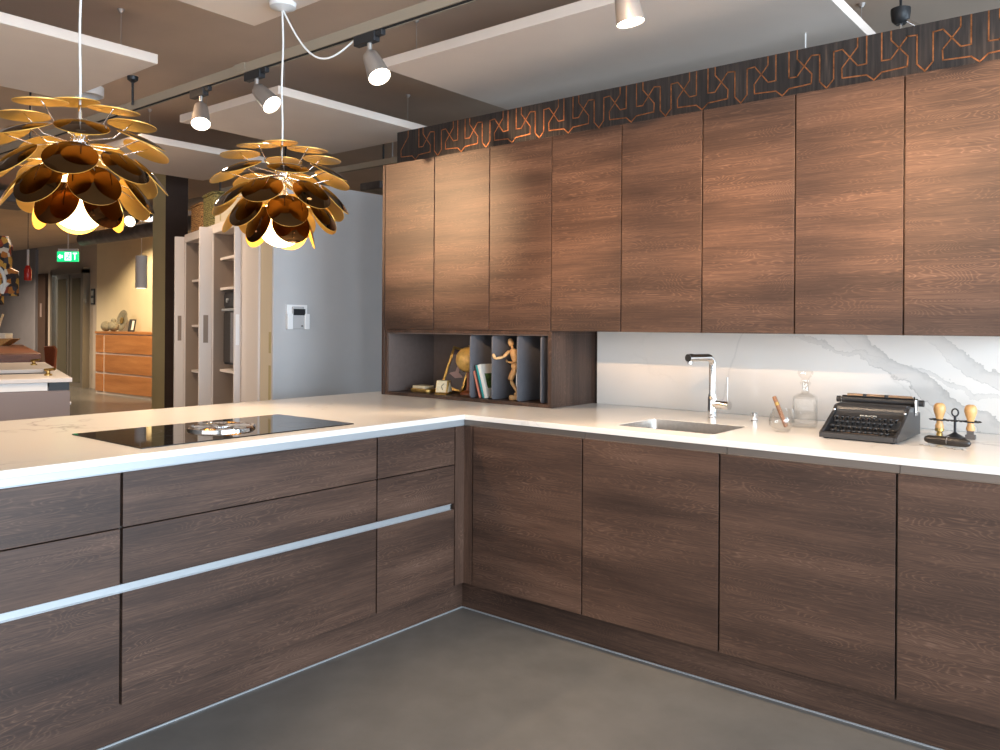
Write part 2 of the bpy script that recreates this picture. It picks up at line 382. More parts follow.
def tag(o, label, cat, group=None):
    o['label'] = label; o['category'] = cat
    if group: o['group'] = group
    return o
def thing(name, label, cat, loc=(0, 0, 0), group=None, rz=0):
    o = bpy.data.objects.new(name, None); COL.objects.link(o); o.location = loc; o.rotation_euler = (0, 0, rz); o.empty_display_size = .05
    return tag(o, label, cat, group)
def struct(o): o['kind'] = 'structure'; return o
def rotm(axis, deg): return Matrix.Rotation(math.radians(deg), 3, axis)
def align(d):
    return Vector((0, 0, 1)).rotation_difference(Vector(d).normalized()).to_matrix()
def arc(cx, cy, r, a0, a1, n=6):
    return [(cx + r * math.cos(math.radians(a0 + (a1 - a0) * i / n)), cy + r * math.sin(math.radians(a0 + (a1 - a0) * i / n))) for i in range(n + 1)]
def rrect(x0, x1, y0, y1, r, n=5):
    return arc(x1 - r, y0 + r, r, -90, 0, n) + arc(x1 - r, y1 - r, r, 0, 90, n) + arc(x0 + r, y1 - r, r, 90, 180, n) + arc(x0 + r, y0 + r, r, 180, 270, n)

# ------------------------------------------------------------------ the room
ZC = 3.0
XL, XR, YF, YN = -20.0, 6.5, 4.8, -6.5
struct(MB().box(XL - .1, XR + .1, YN - .1, YF + .1, -.1, 0).build('floor', 'floor'))
struct(MB().box(XL - .1, XR + .1, YN - .1, YF + .1, ZC, ZC + .1).build('ceiling', 'ceiling'))
w = MB()
w.box(XL, -17.1, YF, YF + .1, 0, ZC); w.mi = 1; w.box(-17.1, -14.2, YF, YF + .1, 0, ZC); w.mi = 2; w.box(-14.2, -9.0, YF, YF + .1, 0, ZC); w.mi = 1; w.box(-9.0, XR, YF, YF + .1, 0, ZC)
struct(w.build('wall_far', ['slate_wall', 'wall', 'yellow_wall']))
struct(MB().box(XL - .1, XL, YN, YF, 0, ZC).build('wall_end', 'slate_wall'))
# right wall with the shop window, rear wall with the second one
w = MB(); w.box(XR, XR + .1, YN, -5.2, 0, ZC).box(XR, XR + .1, .6, 1.25, 0, ZC).box(XR, XR + .1, 4.35, YF, 0, ZC).box(XR, XR + .1, 1.25, 4.35, 0, .3).box(XR, XR + .1, 1.25, 4.35, 2.85, ZC).box(XR, XR + .1, -5.2, .6, 0, .2).box(XR, XR + .1, -5.2, .6, 2.85, ZC)
struct(w.build('wall_right', 'white_wall'))
w = MB(); w.box(XL, -1.3, YN - .1, YN, 0, ZC).box(4.9, XR, YN - .1, YN, 0, ZC).box(-1.3, 4.9, YN - .1, YN, 0, .2).box(-1.3, 4.9, YN - .1, YN, 2.85, ZC)
struct(w.build('wall_rear', 'white_wall'))
w = MB(); w.box(XR + .02, XR + .08, -5.2, .6, .2, .28).box(XR + .02, XR + .08, -5.2, .6, 2.77, 2.85)
for y in (-5.2, -3.3, -1.4, .52): w.box(XR + .02, XR + .08, y, y + .08, .28, 2.77)
struct(w.build('window_1', 'black_metal'))
w = MB(); w.box(-1.3, 4.9, YN - .08, YN - .02, .2, .28).box(-1.3, 4.9, YN - .08, YN - .02, 2.77, 2.85)
for x in (-1.3, .75, 2.8, 4.82): w.box(x, x + .08, YN - .08, YN - .02, .28, 2.77)
struct(w.build('window_2', 'black_metal'))
w = MB(); w.box(XR + .02, XR + .08, 1.25, 4.35, .3, .38).box(XR + .02, XR + .08, 1.25, 4.35, 2.77, 2.85)
for y in (1.25, 2.76, 4.27): w.box(XR + .02, XR + .08, y, y + .08, .38, 2.77)
struct(w.build('window_3', 'black_metal'))
# partition behind the kitchen, papered above the wall units
w = MB(); w.box(-1.408, 3.4, .902, 1.06, 0, 2.595); w.mi = 1
KP = 1.0109
hm = [[(0, 2.386), (.03, 2.413), (.13, 2.418), (.132, 2.461), (.067, 2.54), (.067, 2.579)],
      [(.166, 2.42), (.166, 2.54), (.13, 2.543), (.066, 2.46), (.03, 2.461), (.03, 2.579)],
      [(.166, 2.42), (.196, 2.386)]]
for k in range(-8, 5):
    cx = 1.536 + .3963 * k
    for pl in hm:
        for sgn in (1, -1):
            pts = [(cx + sgn * a * KP, 1.335 + (b - 1.335) * KP) for a, b in pl]
            if min(p[0] for p in pts) < -1.40 or max(p[0] for p in pts) > 3.39: continue
            w.ribbon(pts, .0055, .0006, .902)
struct(w.build('wall_back', ['wallpaper', 'copper_line']))
struct(MB().box(-2.02, -2.0, .37, 3.2, 0, 2.293).build('wall_left', 'blue_wall', bevel=.004))
# lift, flanking panel and grey double door in the far wall
o = thing('door_1', 'steel framed lift doors in the far wall', 'lift'); o['kind'] = 'structure'; o.location = (-15.25, 4.78, 0); del o['label']; del o['category']
MB().box(-16.05, -15.95, 4.66, 4.8, 0, 2.42).box(-14.6, -14.5, 4.66, 4.8, 0, 2.42).box(-16.05, -14.5, 4.66, 4.8, 2.34, 2.46).build('frame', 'lift_steel', o)
for a, b in ((-15.95, -15.30), (-15.26, -14.6)):
    q = MB().box(a, b, 4.73, 4.78, 0, 2.34).build('door_leaf', 'lift_steel', o)
    MB().box(a + .12, b - .10, 4.72, 4.73, .1, 2.25).build('pane', 'lift_glass', q)
struct(MB().box(-17.12, -17.02, 4.74, 4.8, 0, 2.95).build('trim_1', 'slate_wall'))

# ------------------------------------------------------------------ kitchen: base units
def carcass(x0, x1, y0, y1, z0=.15, z1=.868):
    t = .018
    return MB().box(x0, x0 + t, y0, y1, z0, z1).box(x1 - t, x1, y0, y1, z0, z1).box(x0 + t, x1 - t, y0, y1, z0, z0 + t).box(x0 + t, x1 - t, y1 - .008, y1, z0 + t, z1)
base_x = [.051, .651, 1.249, 1.849, 2.449]
base_l = ['smoked oak base unit in the corner of the L, first right of the corner post',
          'smoked oak base unit directly under the sink', 'smoked oak base unit under the decanter and typewriter',
          'smoked oak base unit at the right edge, under the stamp rack']
for i in range(4):
    a, b = base_x[i], base_x[i + 1]
    t = thing('base_cabinet', base_l[i], 'cabinet', ((a + b) / 2, .3, .0), 'base units along the back wall')
    carcass(a + .001, b - .001, .022, .60).build('carcass', 'oak' if i == 3 else 'carcass', t)
    MB().box(a + .0035, b - .0035, 0, .02, .143, .868).build('door', 'oak', t, bevel=.0012)
# L-shaped post in the inner corner
t = thing('corner_post', 'narrow smoked oak filler post in the inside corner of the L', 'filler panel', (0, 0, .143))
MB().box(-.02, 0, -.060, .02, .143, .868).box(0, .0485, 0, .02, .143, .868).build('filler_strip', 'oak_upright', t)
# peninsula drawer units
def drawer_unit(y0, y1, label):
    t = thing('drawer_cabinet', label, 'cabinet', (-.3, (y0 + y1) / 2, 0), 'drawer units of the peninsula')
    m = MB(); e = .018
    m.box(-1.20, -.022, y0 + .001, y0 + e, .15, .868).box(-1.20, -.022, y1 - e, y1 - .001, .15, .868).box(-1.20, -.022, y0 + e, y1 - e, .15, .168).box(-1.20, -1.19, y0 + e, y1 - e, .168, .868)
    m.build('carcass', 'carcass', t)
    for z0, z1 in ((.143, .494), (.521, .694), (.698, .868)):
        MB().box(-.02, 0, y0 + .0045, y1 - .0045, z0, z1).build('drawer', 'oak', t, bevel=.0012)
drawer_unit(-.537, -.062, 'narrow smoked oak unit of three drawers beside the corner post')
drawer_unit(-1.599, -.537, 'wide smoked oak unit of three drawers under the cooktop')
drawer_unit(-2.66, -1.599, 'smoked oak unit of three drawers at the left edge of the photo')
# grip rails and plinths
t = tag(MB().box(-.022, -.009, -2.66, -.085, .4945, .5205).box(-.019, -.001, -2.66, -.085, .4945, .4965).box(-.019, -.001, -2.66, -.085, .5185, .5205).build('grip_rail', 'alu', at=(-.01, -1.37, .507)), 'long silver grip rail between lower and middle drawers of the peninsula', 'handle rail')
t = tag(MB().box(-.024, -.010, -2.66, .012, .8695, .8955).box(-.018, -.002, -2.66, .0, .8695, .8715).build('grip_rail', 'alu', at=(-.01, -1.3, .88)), 'long silver grip rail right under the peninsula worktop edge', 'handle rail')
rail_seg = [(-.010, .66), (.66, 1.274), (1.274, 1.856), (1.856, 2.449)]
rail_l = ['bronze grip rail under the worktop, segment beside the corner post', 'bronze grip rail under the worktop in front of the sink', 'bronze grip rail under the worktop in front of the typewriter', 'bronze grip rail under the worktop at the right edge']
for (a, b), l in zip(rail_seg, rail_l):
    tag(MB().box(a + .001, b - .001, .010, .021, .8695, .8955).box(a + .001, b - .001, .002, .018, .8695, .8715).build('grip_rail', 'bronze_alu', at=((a + b) / 2, .01, .88)), l, 'handle rail')
t = thing('plinth', 'recessed smoked oak plinth along the floor under the drawers', 'plinth', (-.07, -1.3, 0))
MB().box(-.078, -.06, -2.66, .078, .006, .142).build('board', 'oak', t); MB().box(-.064, -.0575, -2.66, .0575, 0, .005).build('seal_strip', 'alu', t)
t = thing('plinth', 'recessed smoked oak plinth along the floor under the back row doors', 'plinth', (1.2, .07, 0))
MB().box(-.059, 2.449, .06, .078, .006, .142).build('board', 'oak', t); MB().box(-.057, 2.449, .0575, .064, 0, .005).build('seal_strip', 'alu', t)
# worktop with the sink opening
SX0, SX1, SY0, SY1 = .735, 1.168, .13, .452
xs = [-1.262, .002 - .002, SX0, SX1, 2.46]; ys = [-2.68, 0, SY0, SY1, .888]
wt = MB().slab(xs, ys, lambda x, y: (x < 0 or y > 0) and not (SX0 < x < SX1 and SY0 < y < SY1), .897, .92).build('worktop', 'marble', bevel=.0015, at=(0, 0, .92))
tag(wt, 'L-shaped white marble worktop over both rows of base units', 'worktop')
tag(MB().box(.156, 2.46, .889, .901, .9202, 1.303).build('backsplash', 'splash', at=(1.3, .895, .92)), 'white marble splashback with grey diagonal veins behind the tap', 'splashback')

# ------------------------------------------------------------------ wall units and open shelf
up_x = [-1.072, -.670, -.266, .137, .538, .944, 1.347, 1.753, 2.155]
up_l = ['smoked oak wall unit at the far left end, above the brass dish', 'smoked oak wall unit second from the left, above the globe and books', 'smoked oak wall unit third from the left, above the wooden figure',
        'smoked oak wall unit above the outer side of the open shelf', 'smoked oak wall unit above the left half of the sink', 'smoked oak wall unit directly above the tap lever and glass tumbler', 'smoked oak wall unit above the decanter and typewriter', 'smoked oak wall unit at the right edge, above the stamp rack']
for i in range(8):
    a, b = up_x[i], up_x[i + 1]
    t = thing('wall_cabinet', up_l[i], 'cabinet', ((a + b) / 2, .66, 1.307), 'wall units along the back wall')
    MB().box(a + .001, b - .001, .509, .9015, 1.307, 2.276).build('carcass', 'oak', t)
    MB().box(a + .0032, b - .0032, .488, .507, 1.307, 2.277).build('door', 'oak', t, bevel=.001)
tag(MB().box(-1.094, -1.0745, .488, .9015, .9203, 2.278).build('end_panel', 'oak_upright', bevel=.001, at=(-1.083, .67, .92)), 'tall thin smoked oak panel closing the left end of the wall units', 'end panel')
t = thing('open_shelf', 'low open smoked oak shelf box standing on the worktop under the wall units', 'shelf', (-.47, .68, .9205))
X0, X1, Z0, Z1, YA, YB = -1.0735, .137, .9205, 1.306, .497, .901
MB().box(X0, X1, YA, YB, Z0, Z0 + .018).box(X0, X1, YA, YB, Z1 - .018, Z1).box(X0, X0 + .018, YA, YB, Z0 + .018, Z1 - .018).box(X1 - .022, X1, YA, YB, Z0 + .018, Z1 - .018).build('box_frame', 'oak_upright', t, bevel=.0008)
l = MB().box(X0 + .019, X1 - .023, 0.886, .898, Z0 + .019, Z1 - .019).box(X0 + .019, X0 + .024, .504, .886, Z0 + .019, Z1 - .019).box(X0 + .024, X1 - .028, .504, .886, Z1 - .024, Z1 - .019).box(X1 - .028, X1 - .023, .504, .886, Z0 + .019, Z1 - .019).build('liner', 'liner', t)
l['label'] = 'taupe inner lining'
for x, z in ((-.455, 1.235), (-.475, 1.235)):
    MB().sphere((x, .882, z), .006).build('bracket_cap', 'white_plastic', t, smooth=True)
for x in (-.415, -.26, -.090, .062):
    p = [(.872, .9395), (.872, 1.279)] + [(y, z) for y, z in arc(.525, 1.264, .015, 90, 180)] + [(y, z) for y, z in arc(.525, .9545, .015, 180, 270)]
    q = MB().prism(p, 'x', x - .0045, x + .0045).build('divider', 'divider', t, bevel=.001); q['label'] = 'slate grey upright divider with rounded front corners'

# ------------------------------------------------------------------ things in the open shelf
zs = .939
t = thing('dish', 'flat aged brass dish with a small stack on it, left in the open shelf', 'dish', (-.90, .64, zs))
MB().prism(rrect(-.965, -.80, .585, .68, .03), 'z', zs, zs + .02).build('base', 'gold', t, bevel=.004); MB().prism(rrect(-.955, -.845, .60, .685, .015), 'z', zs + .02, zs + .036).build('lid', 'ivory', t, bevel=.003)
# desk clock: square ivory face in a brass wedge body
t = thing('desk_clock', 'little brass desk clock with a square ivory face', 'clock', (-.695, .60, zs), rz=math.radians(24))
MB().prism([(-.055, 0), (.055, 0), (.045, .012), (.022, .078), (-.022, .078), (-.045, .012)], 'x', -.036, .036).build('case', 'gold', t, bevel=.003, local=True)
sl = math.atan2(.033, .066)
face = MB().box(-.030, .030, -.0025, .0025, -.034, .034).build('face', 'ivory', t, local=True); face.location = (0, -.0365, .044); face.rotation_euler = (-math.atan2(.023, .066), 0, 0)
for a in (40, 150):
    h = MB().box(-.0015, .0015, -.0012, .0, 0, .024).build('hand', 'black', face, local=True); h.location = (0, -.0028, 0); h.rotation_euler = (0, math.radians(a), 0)
MB().prism([(-.04, .008), (.04, .008), (0, .062)], 'y', -.002, .002).build('side_face', 'ivory', t, local=True).matrix_local = Matrix.Translation((.0375, 0, .004)) @ Matrix.Rotation(PI / 2, 4, 'Z')
# leaning picture frame
t = thing('picture_frame', 'gilt picture frame tilted back with a dark print of a pendant lamp', 'picture frame', (-.705, .70, zs))
fr = MB(); B = Matrix.Rotation(math.radians(11), 4, 'Y') @ Matrix.Rotation(math.radians(-14), 4, 'X')
def tilt(o): o.matrix_local = Matrix.Translation((-.025, 0, .016)) @ B; return o
tilt(MB().box(-.085, .085, 0, .014, 0, .014).box(-.085, .085, 0, .014, .236, .25).box(-.085, -.071, 0, .014, .014, .236).box(.071, .085, 0, .014, .014, .236).build('frame', 'gold', t, local=True))
pr = tilt(MB().box(-.071, .071, .006, .012, .014, .236).build('print', 'photo_dark', t, local=True))
MB().prism([(-.052, .088), (.0, .072), (.052, .088), (.045, .096), (.012, .110), (.010, .15), (-.010, .15), (-.012, .110), (-.045, .096)], 'y', .003, .006).build('lamp_motif', 'photo_lamp', pr, local=True)
# globe on a little foot
t = thing('globe', 'antique ochre globe on a small reddish wooden foot', 'globe', (-.56, .66, zs))
MB().sphere((-.56, .66, 1.137), .072, mat=rotm('X', 20)).build('ball', 'globe_map', t, smooth=True)
MB().lathe([(.045, zs), (.045, zs + .008), (.030, zs + .018), (.012, zs + .026), (.008, zs + .06), (.008, 1.07)], (-.56, .66, 0), 24).build('foot', 'red_wood', t, smooth=True)
MB().tube([(-.56 + .079 * math.sin(a), .66 + .02 * math.sin(a), 1.137 - .079 * math.cos(a)) for a in [i * PI / 12 for i in range(13)]], .0025, 8).build('meridian', 'gold', t, smooth=True)
# books leaning to the left in the first slot
def book(x, width, h, depth, mats, label, tiltdeg, grp='books leaning in the first slot'):
    t = thing('book', label, 'book', (x, .53, zs), grp); ry = Matrix.Rotation(math.radians(tiltdeg), 4, 'Y')
    c = MB().box(0, width, 0, depth, 0, h).build('cover', mats[0], t, local=True, bevel=.001); c.matrix_local = ry
    p = MB().box(.0025, width - .0025, .003, depth + .0006, .003, h + .0006).build('pages', 'paper', t, local=True); p.matrix_local = ry
    if len(mats) > 1:
        q = MB().box(width, width + .0006, .02, depth - .01, h * .28, h * .72).build('picture', mats[1], t, local=True); q.matrix_local = ry
    return t
bt = -17
book(-0.367, .013, .150, .10, ['coral'], 'coral red paperback leaning leftmost in the shelf slot', bt)
book(-0.352, .010, .183, .12, ['ink'], 'thin black book leaning between coral and teal ones', bt)
book(-0.340, .012, .184, .13, ['teal'], 'teal book leaning against the white one', bt)
book(-0.326, .020, .186, .13, ['cover_white', 'foliage_print'], 'white book with green leaf picture on its cover', bt)
# artist's mannequin
t = thing('mannequin', 'jointed pale wooden artist figure striding on a round base', 'figurine', (-.175, .60, zs))
MB().lathe([(.030, zs), (.032, zs + .004), (.032, zs + .018), (.029, zs + .022)], (-.175, .60, 0), 28).build('base', 'pine', t, smooth=True)
def limb(name, a, b, ra, rb, rm=None):
    a, b = Vector(a), Vector(b); n = 8; rm = rm or max(ra, rb) * 1.15
    pts = [a.lerp(b, i / n) for i in range(n + 1)]
    rs = [max(.002, (ra * (1 - i / n) + rb * i / n) * (0.55 if i in (0, n) else 1) + (rm - max(ra, rb)) * math.sin(PI * i / n)) for i in range(n + 1)]
    return MB().tube(pts, rs, 12).build(name, 'pine', t, smooth=True)
mx = -.185
MB().tube([(mx + .012, .61, zs + .02), (mx + .012, .61, zs + .175)], .002, 8).build('rod', 'steel', t, smooth=True)
limb('pelvis', (mx - .002, .61, zs + .158), (mx + .002, .61, zs + .192), .014, .017, .021)
limb('torso', (mx + .004, .61, zs + .198), (mx - .010, .605, zs + .270), .015, .022, .023)
limb('neck', (mx - .011, .605, zs + .268), (mx - .015, .603, zs + .284), .006, .006, .007)
MB().sphere((mx - .022, .602, zs + .303), .0165, .92, .95, 1.38, mat=rotm('Y', -18)).build('head', 'pine', t, smooth=True)
limb('upper_arm', (mx - .016, .585, zs + .258), (mx - .030, .548, zs + .226), .009, .007)
limb('forearm', (mx - .030, .548, zs + .226), (-.238, .510, zs + .218), .008, .005)
limb('hand', (-.238, .510, zs + .218), (-.246, .500, zs + .244), .006, .007, .009)
limb('upper_arm', (mx + .004, .632, zs + .255), (mx - .022, .64, zs + .190), .009, .007)
limb('forearm', (mx - .022, .64, zs + .190), (mx - .062, .63, zs + .196), .007, .005)
limb('hand', (mx - .062, .63, zs + .196), (mx - .078, .625, zs + .207), .005, .006, .008)
limb('thigh', (mx + .008, .60, zs + .162), (mx - .018, .60, zs + .098), .014, .010)
limb('shin', (mx - .018, .60, zs + .098), (mx + .028, .605, zs + .034), .010, .006)
limb('foot', (mx + .028, .605, zs + .032), (mx + .006, .60, zs + .027), .006, .008, .010)
limb('thigh', (mx - .006, .62, zs + .162), (mx - .046, .62, zs + .105), .014, .009)
limb('shin', (mx - .046, .62, zs + .105), (mx - .060, .66, zs + .128), .009, .006)
limb('foot', (mx - .060, .66, zs + .128), (mx - .066, .665, zs + .104), .006, .008, .010)
t = thing('vase', 'small black round vase in shadow behind the wooden figure', 'vase', (-.185, .755, zs))
MB().lathe([(.022, zs), (.040, zs + .02), (.052, zs + .055), (.044, zs + .09), (.022, zs + .108), (.018, zs + .12), (.014, zs + .12), (.016, zs + .108)], (-.185, .755, 0), 28).build('body', 'black', t, smooth=True)

# ------------------------------------------------------------------ sink, tap, things on the worktop
t = thing('sink', 'rectangular undermounted stainless steel sink bowl', 'sink', (.95, .29, .75))
n = 6
def ring(x0, x1, y0, y1, r, z): return [(x, y, z) for x, y in rrect(x0, x1, y0, y1, r, n)]
b = MB(); rs_ = [ring(SX0 - .02, SX1 + .02, SY0 - .02, SY1 + .02, .03, .8965), ring(SX0 - .004, SX1 + .004, SY0 - .004, SY1 + .004, .012, .8955), ring(SX0 + .0012, SX1 - .0012, SY0 + .0012, SY1 - .0012, .012, .8955), ring(SX0 + .0012, SX1 - .0012, SY0 + .0012, SY1 - .0012, .012, .9185), ring(SX0 + .0028, SX1 - .0028, SY0 + .0028, SY1 - .0028, .012, .9185), ring(SX0 + .0035, SX1 - .0035, SY0 + .0035, SY1 - .0035, .020, .89), ring(SX0 + .006, SX1 - .006, SY0 + .006, SY1 - .006, .035, .75), ring(SX0 + .03, SX1 - .03, SY0 + .03, SY1 - .03, .04, .735)]
vr = [[b.bm.verts.new(p) for p in r] for r in rs_]
for A, B2 in zip(vr, vr[1:]):
    for k in range(len(A)): b.bm.faces.new((A[k], A[(k + 1) % len(A)], B2[(k + 1) % len(A)], B2[k]))
b.bm.faces.new(vr[-1])
o = b.build('bowl', 'steel', t, smooth=True); sm = o.modifiers.new('thick', 'SOLIDIFY'); sm.thickness = .0008; sm.offset = 0
MB().lathe([(.045, .7355), (.045, .738), (.035, .738), (.03, .7365), (0, .7365)], (.95, .29, 0), 28).build('drain', 'chrome', t, smooth=True)
o = MB().prism(rrect(1.0, 1.09, .797, .852, .008), 'y', SY1 - .004, SY1 - .0015).build('overflow', 'steel', t, bevel=.001)
# tap
TX, TY = .921, .654
t = thing('tap', 'chrome L-spout mixer tap with side lever behind the sink', 'tap', (TX, TY, .92))
MB().lathe([(.025, .9203), (.025, .924), (.0215, .926), (.0215, 1.012), (.019, 1.018), (.019, 1.03)], (TX, TY, 0), 32).build('body', 'chrome', t, smooth=True)
d = Vector((-.26, -.966, 0)).normalized()
P0 = Vector((TX, TY, 1.02)); pts = [P0, P0 + Vector((0, 0, .140))] + [Vector((TX, TY, 1.160)) + d * (.035 * (1 - math.cos(a))) + Vector((0, 0, .035 * math.sin(a))) for a in [PI / 2 * i / 8 for i in range(1, 9)]]
e0 = pts[-1]; pts.append(e0 + d * .105)
MB().tube(pts, .0165, 24).build('spout', 'chrome', t, smooth=True)
hp = e0 + d * .128
MB().tube([e0 + d * .104, e0 + d * .130], .0185, 24).build('spray_head', 'chrome', t, smooth=True)
MB().tube([e0 + d * .1295, e0 + d * .1315], .0165, 24).build('end_cap', 'black', t, smooth=True)
MB().tube([e0 + d * .118 + Vector((0, 0, -.012)), e0 + d * .118 + Vector((0, 0, -.026))], .011, 20).build('aerator', 'chrome', t, smooth=True)
lv = Vector((.98, -.2, 0)).normalized(); A0 = Vector((TX, TY, .983))
MB().tube([A0 + lv * .01, A0 + lv * .090], .0195, 24).build('lever_barrel', 'chrome', t, smooth=True)
MB().tube([A0 + lv * .078 + Vector((0, 0, .012)), A0 + lv * .078 + Vector((0, 0, .125))], .0042, 14).build('lever', 'spot_grey', t, smooth=True)
tag(MB().lathe([(.018, .9203), (.018, .923), (.016, .925), (.016, .956), (.014, .958), (.0, .958)], (1.114, .66, 0), 28).build('drain_knob', 'chrome', smooth=True, at=(1.114, .66, .92)), 'short chrome pop-up drain knob on the worktop right of the tap', 'knob')
# tumbler with cigar
gx, gy = 1.335, .385
prof = [(0, .9205), (.025, .9206), (.034, .926), (.046, .945), (.0485, .962), (.044, .985), (.035, 1.004), (.033, 1.012), (.0318, 1.012), (.0335, 1.003), (.0425, .984), (.0465, .962), (.044, .947), (.032, .933), (.0, .930)]
tag(MB().lathe(prof, (gx, gy, 0), 40).build('tumbler', 'glass', smooth=True, at=(gx, gy, .92)), 'round clear glass tumbler left of the decanter with a cigar in it', 'glass')
t = thing('cigar', 'brown cigar with a pale band standing tilted in the tumbler', 'cigar', (gx + .018, gy, .94))
ca, cb = Vector((gx + .020, gy - .002, .941)), Vector((gx - .032, gy + .004, 1.058)); cdv = (cb - ca).normalized()
MB().tube([ca + (cb - ca) * f for f in (0, .03, .5, .97, 1)], [.006, .0082, .0085, .0082, .006], 16).build('roll', 'cigar', t, smooth=True)
MB().tube([ca + (cb - ca) * .70, ca + (cb - ca) * .80], .0089, 16).build('band', 'gold', t, smooth=True)
# decanter
dx, dy = 1.355, .60
t = thing('decanter', 'square cut-glass decanter with stopper between tumbler and typewriter', 'decanter', (dx, dy, .92), rz=math.radians(14))
def sq(h, r, z): return [(dx + x, dy + y, z) for x, y in rrect(-h, h, -h, h, r, 4)]
b = MB(); prs = [(.043, .010, .9205), (.046, .010, .925), (.046, .010, 1.040), (.043, .011, 1.049), (.034, .018, 1.056), (.018, .0175, 1.061), (.0145, .0144, 1.070), (.0145, .0144, 1.092), (.022, .0215, 1.102), (.021, .0205, 1.106), (.012, .0118, 1.103), (.012, .0118, 1.065), (.03, .016, 1.051), (.0405, .010, 1.045), (.0428, .009, 1.038), (.0428, .009, .936), (.038, .009, .932)]
vr = [[b.bm.verts.new(p) for p in sq(*q)] for q in prs]
for A, B2 in zip(vr, vr[1:]):
    for k in range(len(A)): b.bm.faces.new((A[k], A[(k + 1) % len(A)], B2[(k + 1) % len(A)], B2[k]))
b.bm.faces.new(vr[0][::-1]); b.bm.faces.new(vr[-1])
for s in (-1, 1):      # the cut grooves: fine ribs on each face
    for q in (-.033, -.0165, 0, .0165, .033):
        for k in range(15):
            zz = .938 + k * .0068
            b.box(dx + q - .0058, dx + q + .0058, dy + s * .046 - .0012, dy + s * .046 + .0012, zz, zz + .0028); b.box(dx + s * .046 - .0012, dx + s * .046 + .0012, dy + q - .0058, dy + q + .0058, zz, zz + .0028)
b.build('bottle', 'glass', t)
b = MB(); b.lathe([(.010, 1.075), (.0115, 1.106), (.016, 1.110), (.016, 1.114), (.014, 1.120), (.022, 1.128), (.030, 1.138), (.031, 1.148), (.028, 1.153), (0, 1.154)], (dx, dy, 0), 8); b.build('stopper', 'glass', t)

# ------------------------------------------------------------------ typewriter
wx0, wx1, wy = 1.507, 1.778, .303
t = thing('typewriter', 'charcoal portable typewriter with round black keys', 'typewriter', ((wx0 + wx1) / 2, .48, .9205))
zt = .9245
prof = [(wy, zt), (wy, zt + .018), (wy + .006, zt + .021), (wy + .020, zt + .021), (wy + .022, zt + .008), (wy + .128, zt + .030), (wy + .133, zt + .064), (wy + .160, zt + .082)] + [(y, z) for y, z in arc(wy + .198, zt + .082, .034, 172, 90)] + [(wy + .252, zt + .115), (wy + .262, zt + .105), (wy + .265, zt + .06), (wy + .34, zt + .06), (wy + .345, zt + .055), (wy + .345, zt)]
MB().prism(prof, 'x', wx0 + .012, wx1 - .012).build('hood', 'type_paint', t, bevel=.0015)
side = [(wy, zt), (wy, zt + .018), (wy + .012, zt + .025), (wy + .030, zt + .030), (wy + .155, zt + .088), (wy + .180, zt + .108), (wy + .210, zt + .112), (wy + .262, zt + .110), (wy + .270, zt + .086), (wy + .345, zt + .084), (wy + .350, zt + .074), (wy + .350, zt)]
for a, b_ in ((wx0, wx0 + .012), (wx1 - .012, wx1)):
    MB().prism(side, 'x', a, b_).build('side_panel', 'type_paint', t, bevel=.002)
for x in (wx0 + .02, wx1 - .02):
    for y in (wy + .02, wy + .33): MB().lathe([(.009, .9203), (.010, zt)], (x, y, 0), 16).build('foot', 'black', t, smooth=True)
# keys: four rows on stalks plus space bar
kw = (wx1 - wx0 - .05)
km = MB().lathe([(.0035, -.012), (.0035, -.003), (.0082, -.002), (.0090, .0005), (.0086, .0030), (.0065, .0022), (0, .0016)], (0, 0, 0), 14).mesh('key', 'black', True)
rm_ = MB().lathe([(.0092, -.001), (.0096, .001), (.0092, .0028), (.0086, .0032)], (0, 0, 0), 14, cap=False).mesh('key_ring', 'type_paint', True)
tl = wloc(t)
for r in range(4):
    nkey = (11, 11, 11, 12)[r]; yy = wy + .038 + r * .0255; zz = zt + .026 + r * .0150
    for k in range(nkey):
        xx = wx0 + .026 + (.004 if r % 2 else .0105) + k * (kw - .012) / 11
        q = bpy.data.objects.new('key', km); COL.objects.link(q); q.parent = t; q.location = Vector((xx, yy, zz)) - tl; q.rotation_euler = (math.radians(12), 0, 0)
        q2 = bpy.data.objects.new('key_ring', rm_); COL.objects.link(q2); q2.parent = q
MB().box(wx0 + .07, wx1 - .07, wy + .022, wy + .031, zt + .014, zt + .021).build('space_bar', 'type_copper', t, bevel=.002)
for a, b_ in ((wx0 + .016, wx0 + .06), (wx1 - .06, wx1 - .016)): MB().box(a, b_, wy + .022, wy + .028, zt + .010, zt + .016).build('key_trim', 'type_copper', t, bevel=.001)
# carriage, platen, knobs, levers
cyy, cz = wy + .297, zt + .122
MB().tube([(wx0 - .002, cyy, cz), (wx1 + .002, cyy, cz)], .017, 20).build('platen', 'black', t, smooth=True)
MB().box(wx0 + .004, wx1 - .004, cyy - .024, cyy + .024, cz - .036, cz - .018).build('carriage', 'type_copper', t, bevel=.003)
MB().tube([(wx0 + .02, cyy - .014, cz + .019), (wx1 - .01, cyy - .014, cz + .019)], .0035, 10).build('paper_bail', 'type_copper', t, smooth=True)
MB().box(wx0 + .012, wx1 - .02, cyy + .010, cyy + .013, cz, cz + .024).build('paper_rest', 'type_copper', t, bevel=.001)
for x in (wx0 + .085, wx0 + .165): MB().box(x - .007, x + .007, cyy - .020, cyy - .010, cz + .013, cz + .026).build('bail_roller', 'black', t, bevel=.002)
MB().tube([(wx0 - .003, cyy, cz), (wx0 - .010, cyy, cz)], .004, 12).build('platen_shaft', 'spot_grey', t, smooth=True)
for x0, x1 in ((wx0 - .024, wx0 - .010), (wx1 + .006, wx1 + .024)): MB().tube([(x0, cyy, cz), (x1, cyy, cz)], .0125, 18).build('platen_knob', 'black', t, smooth=True)
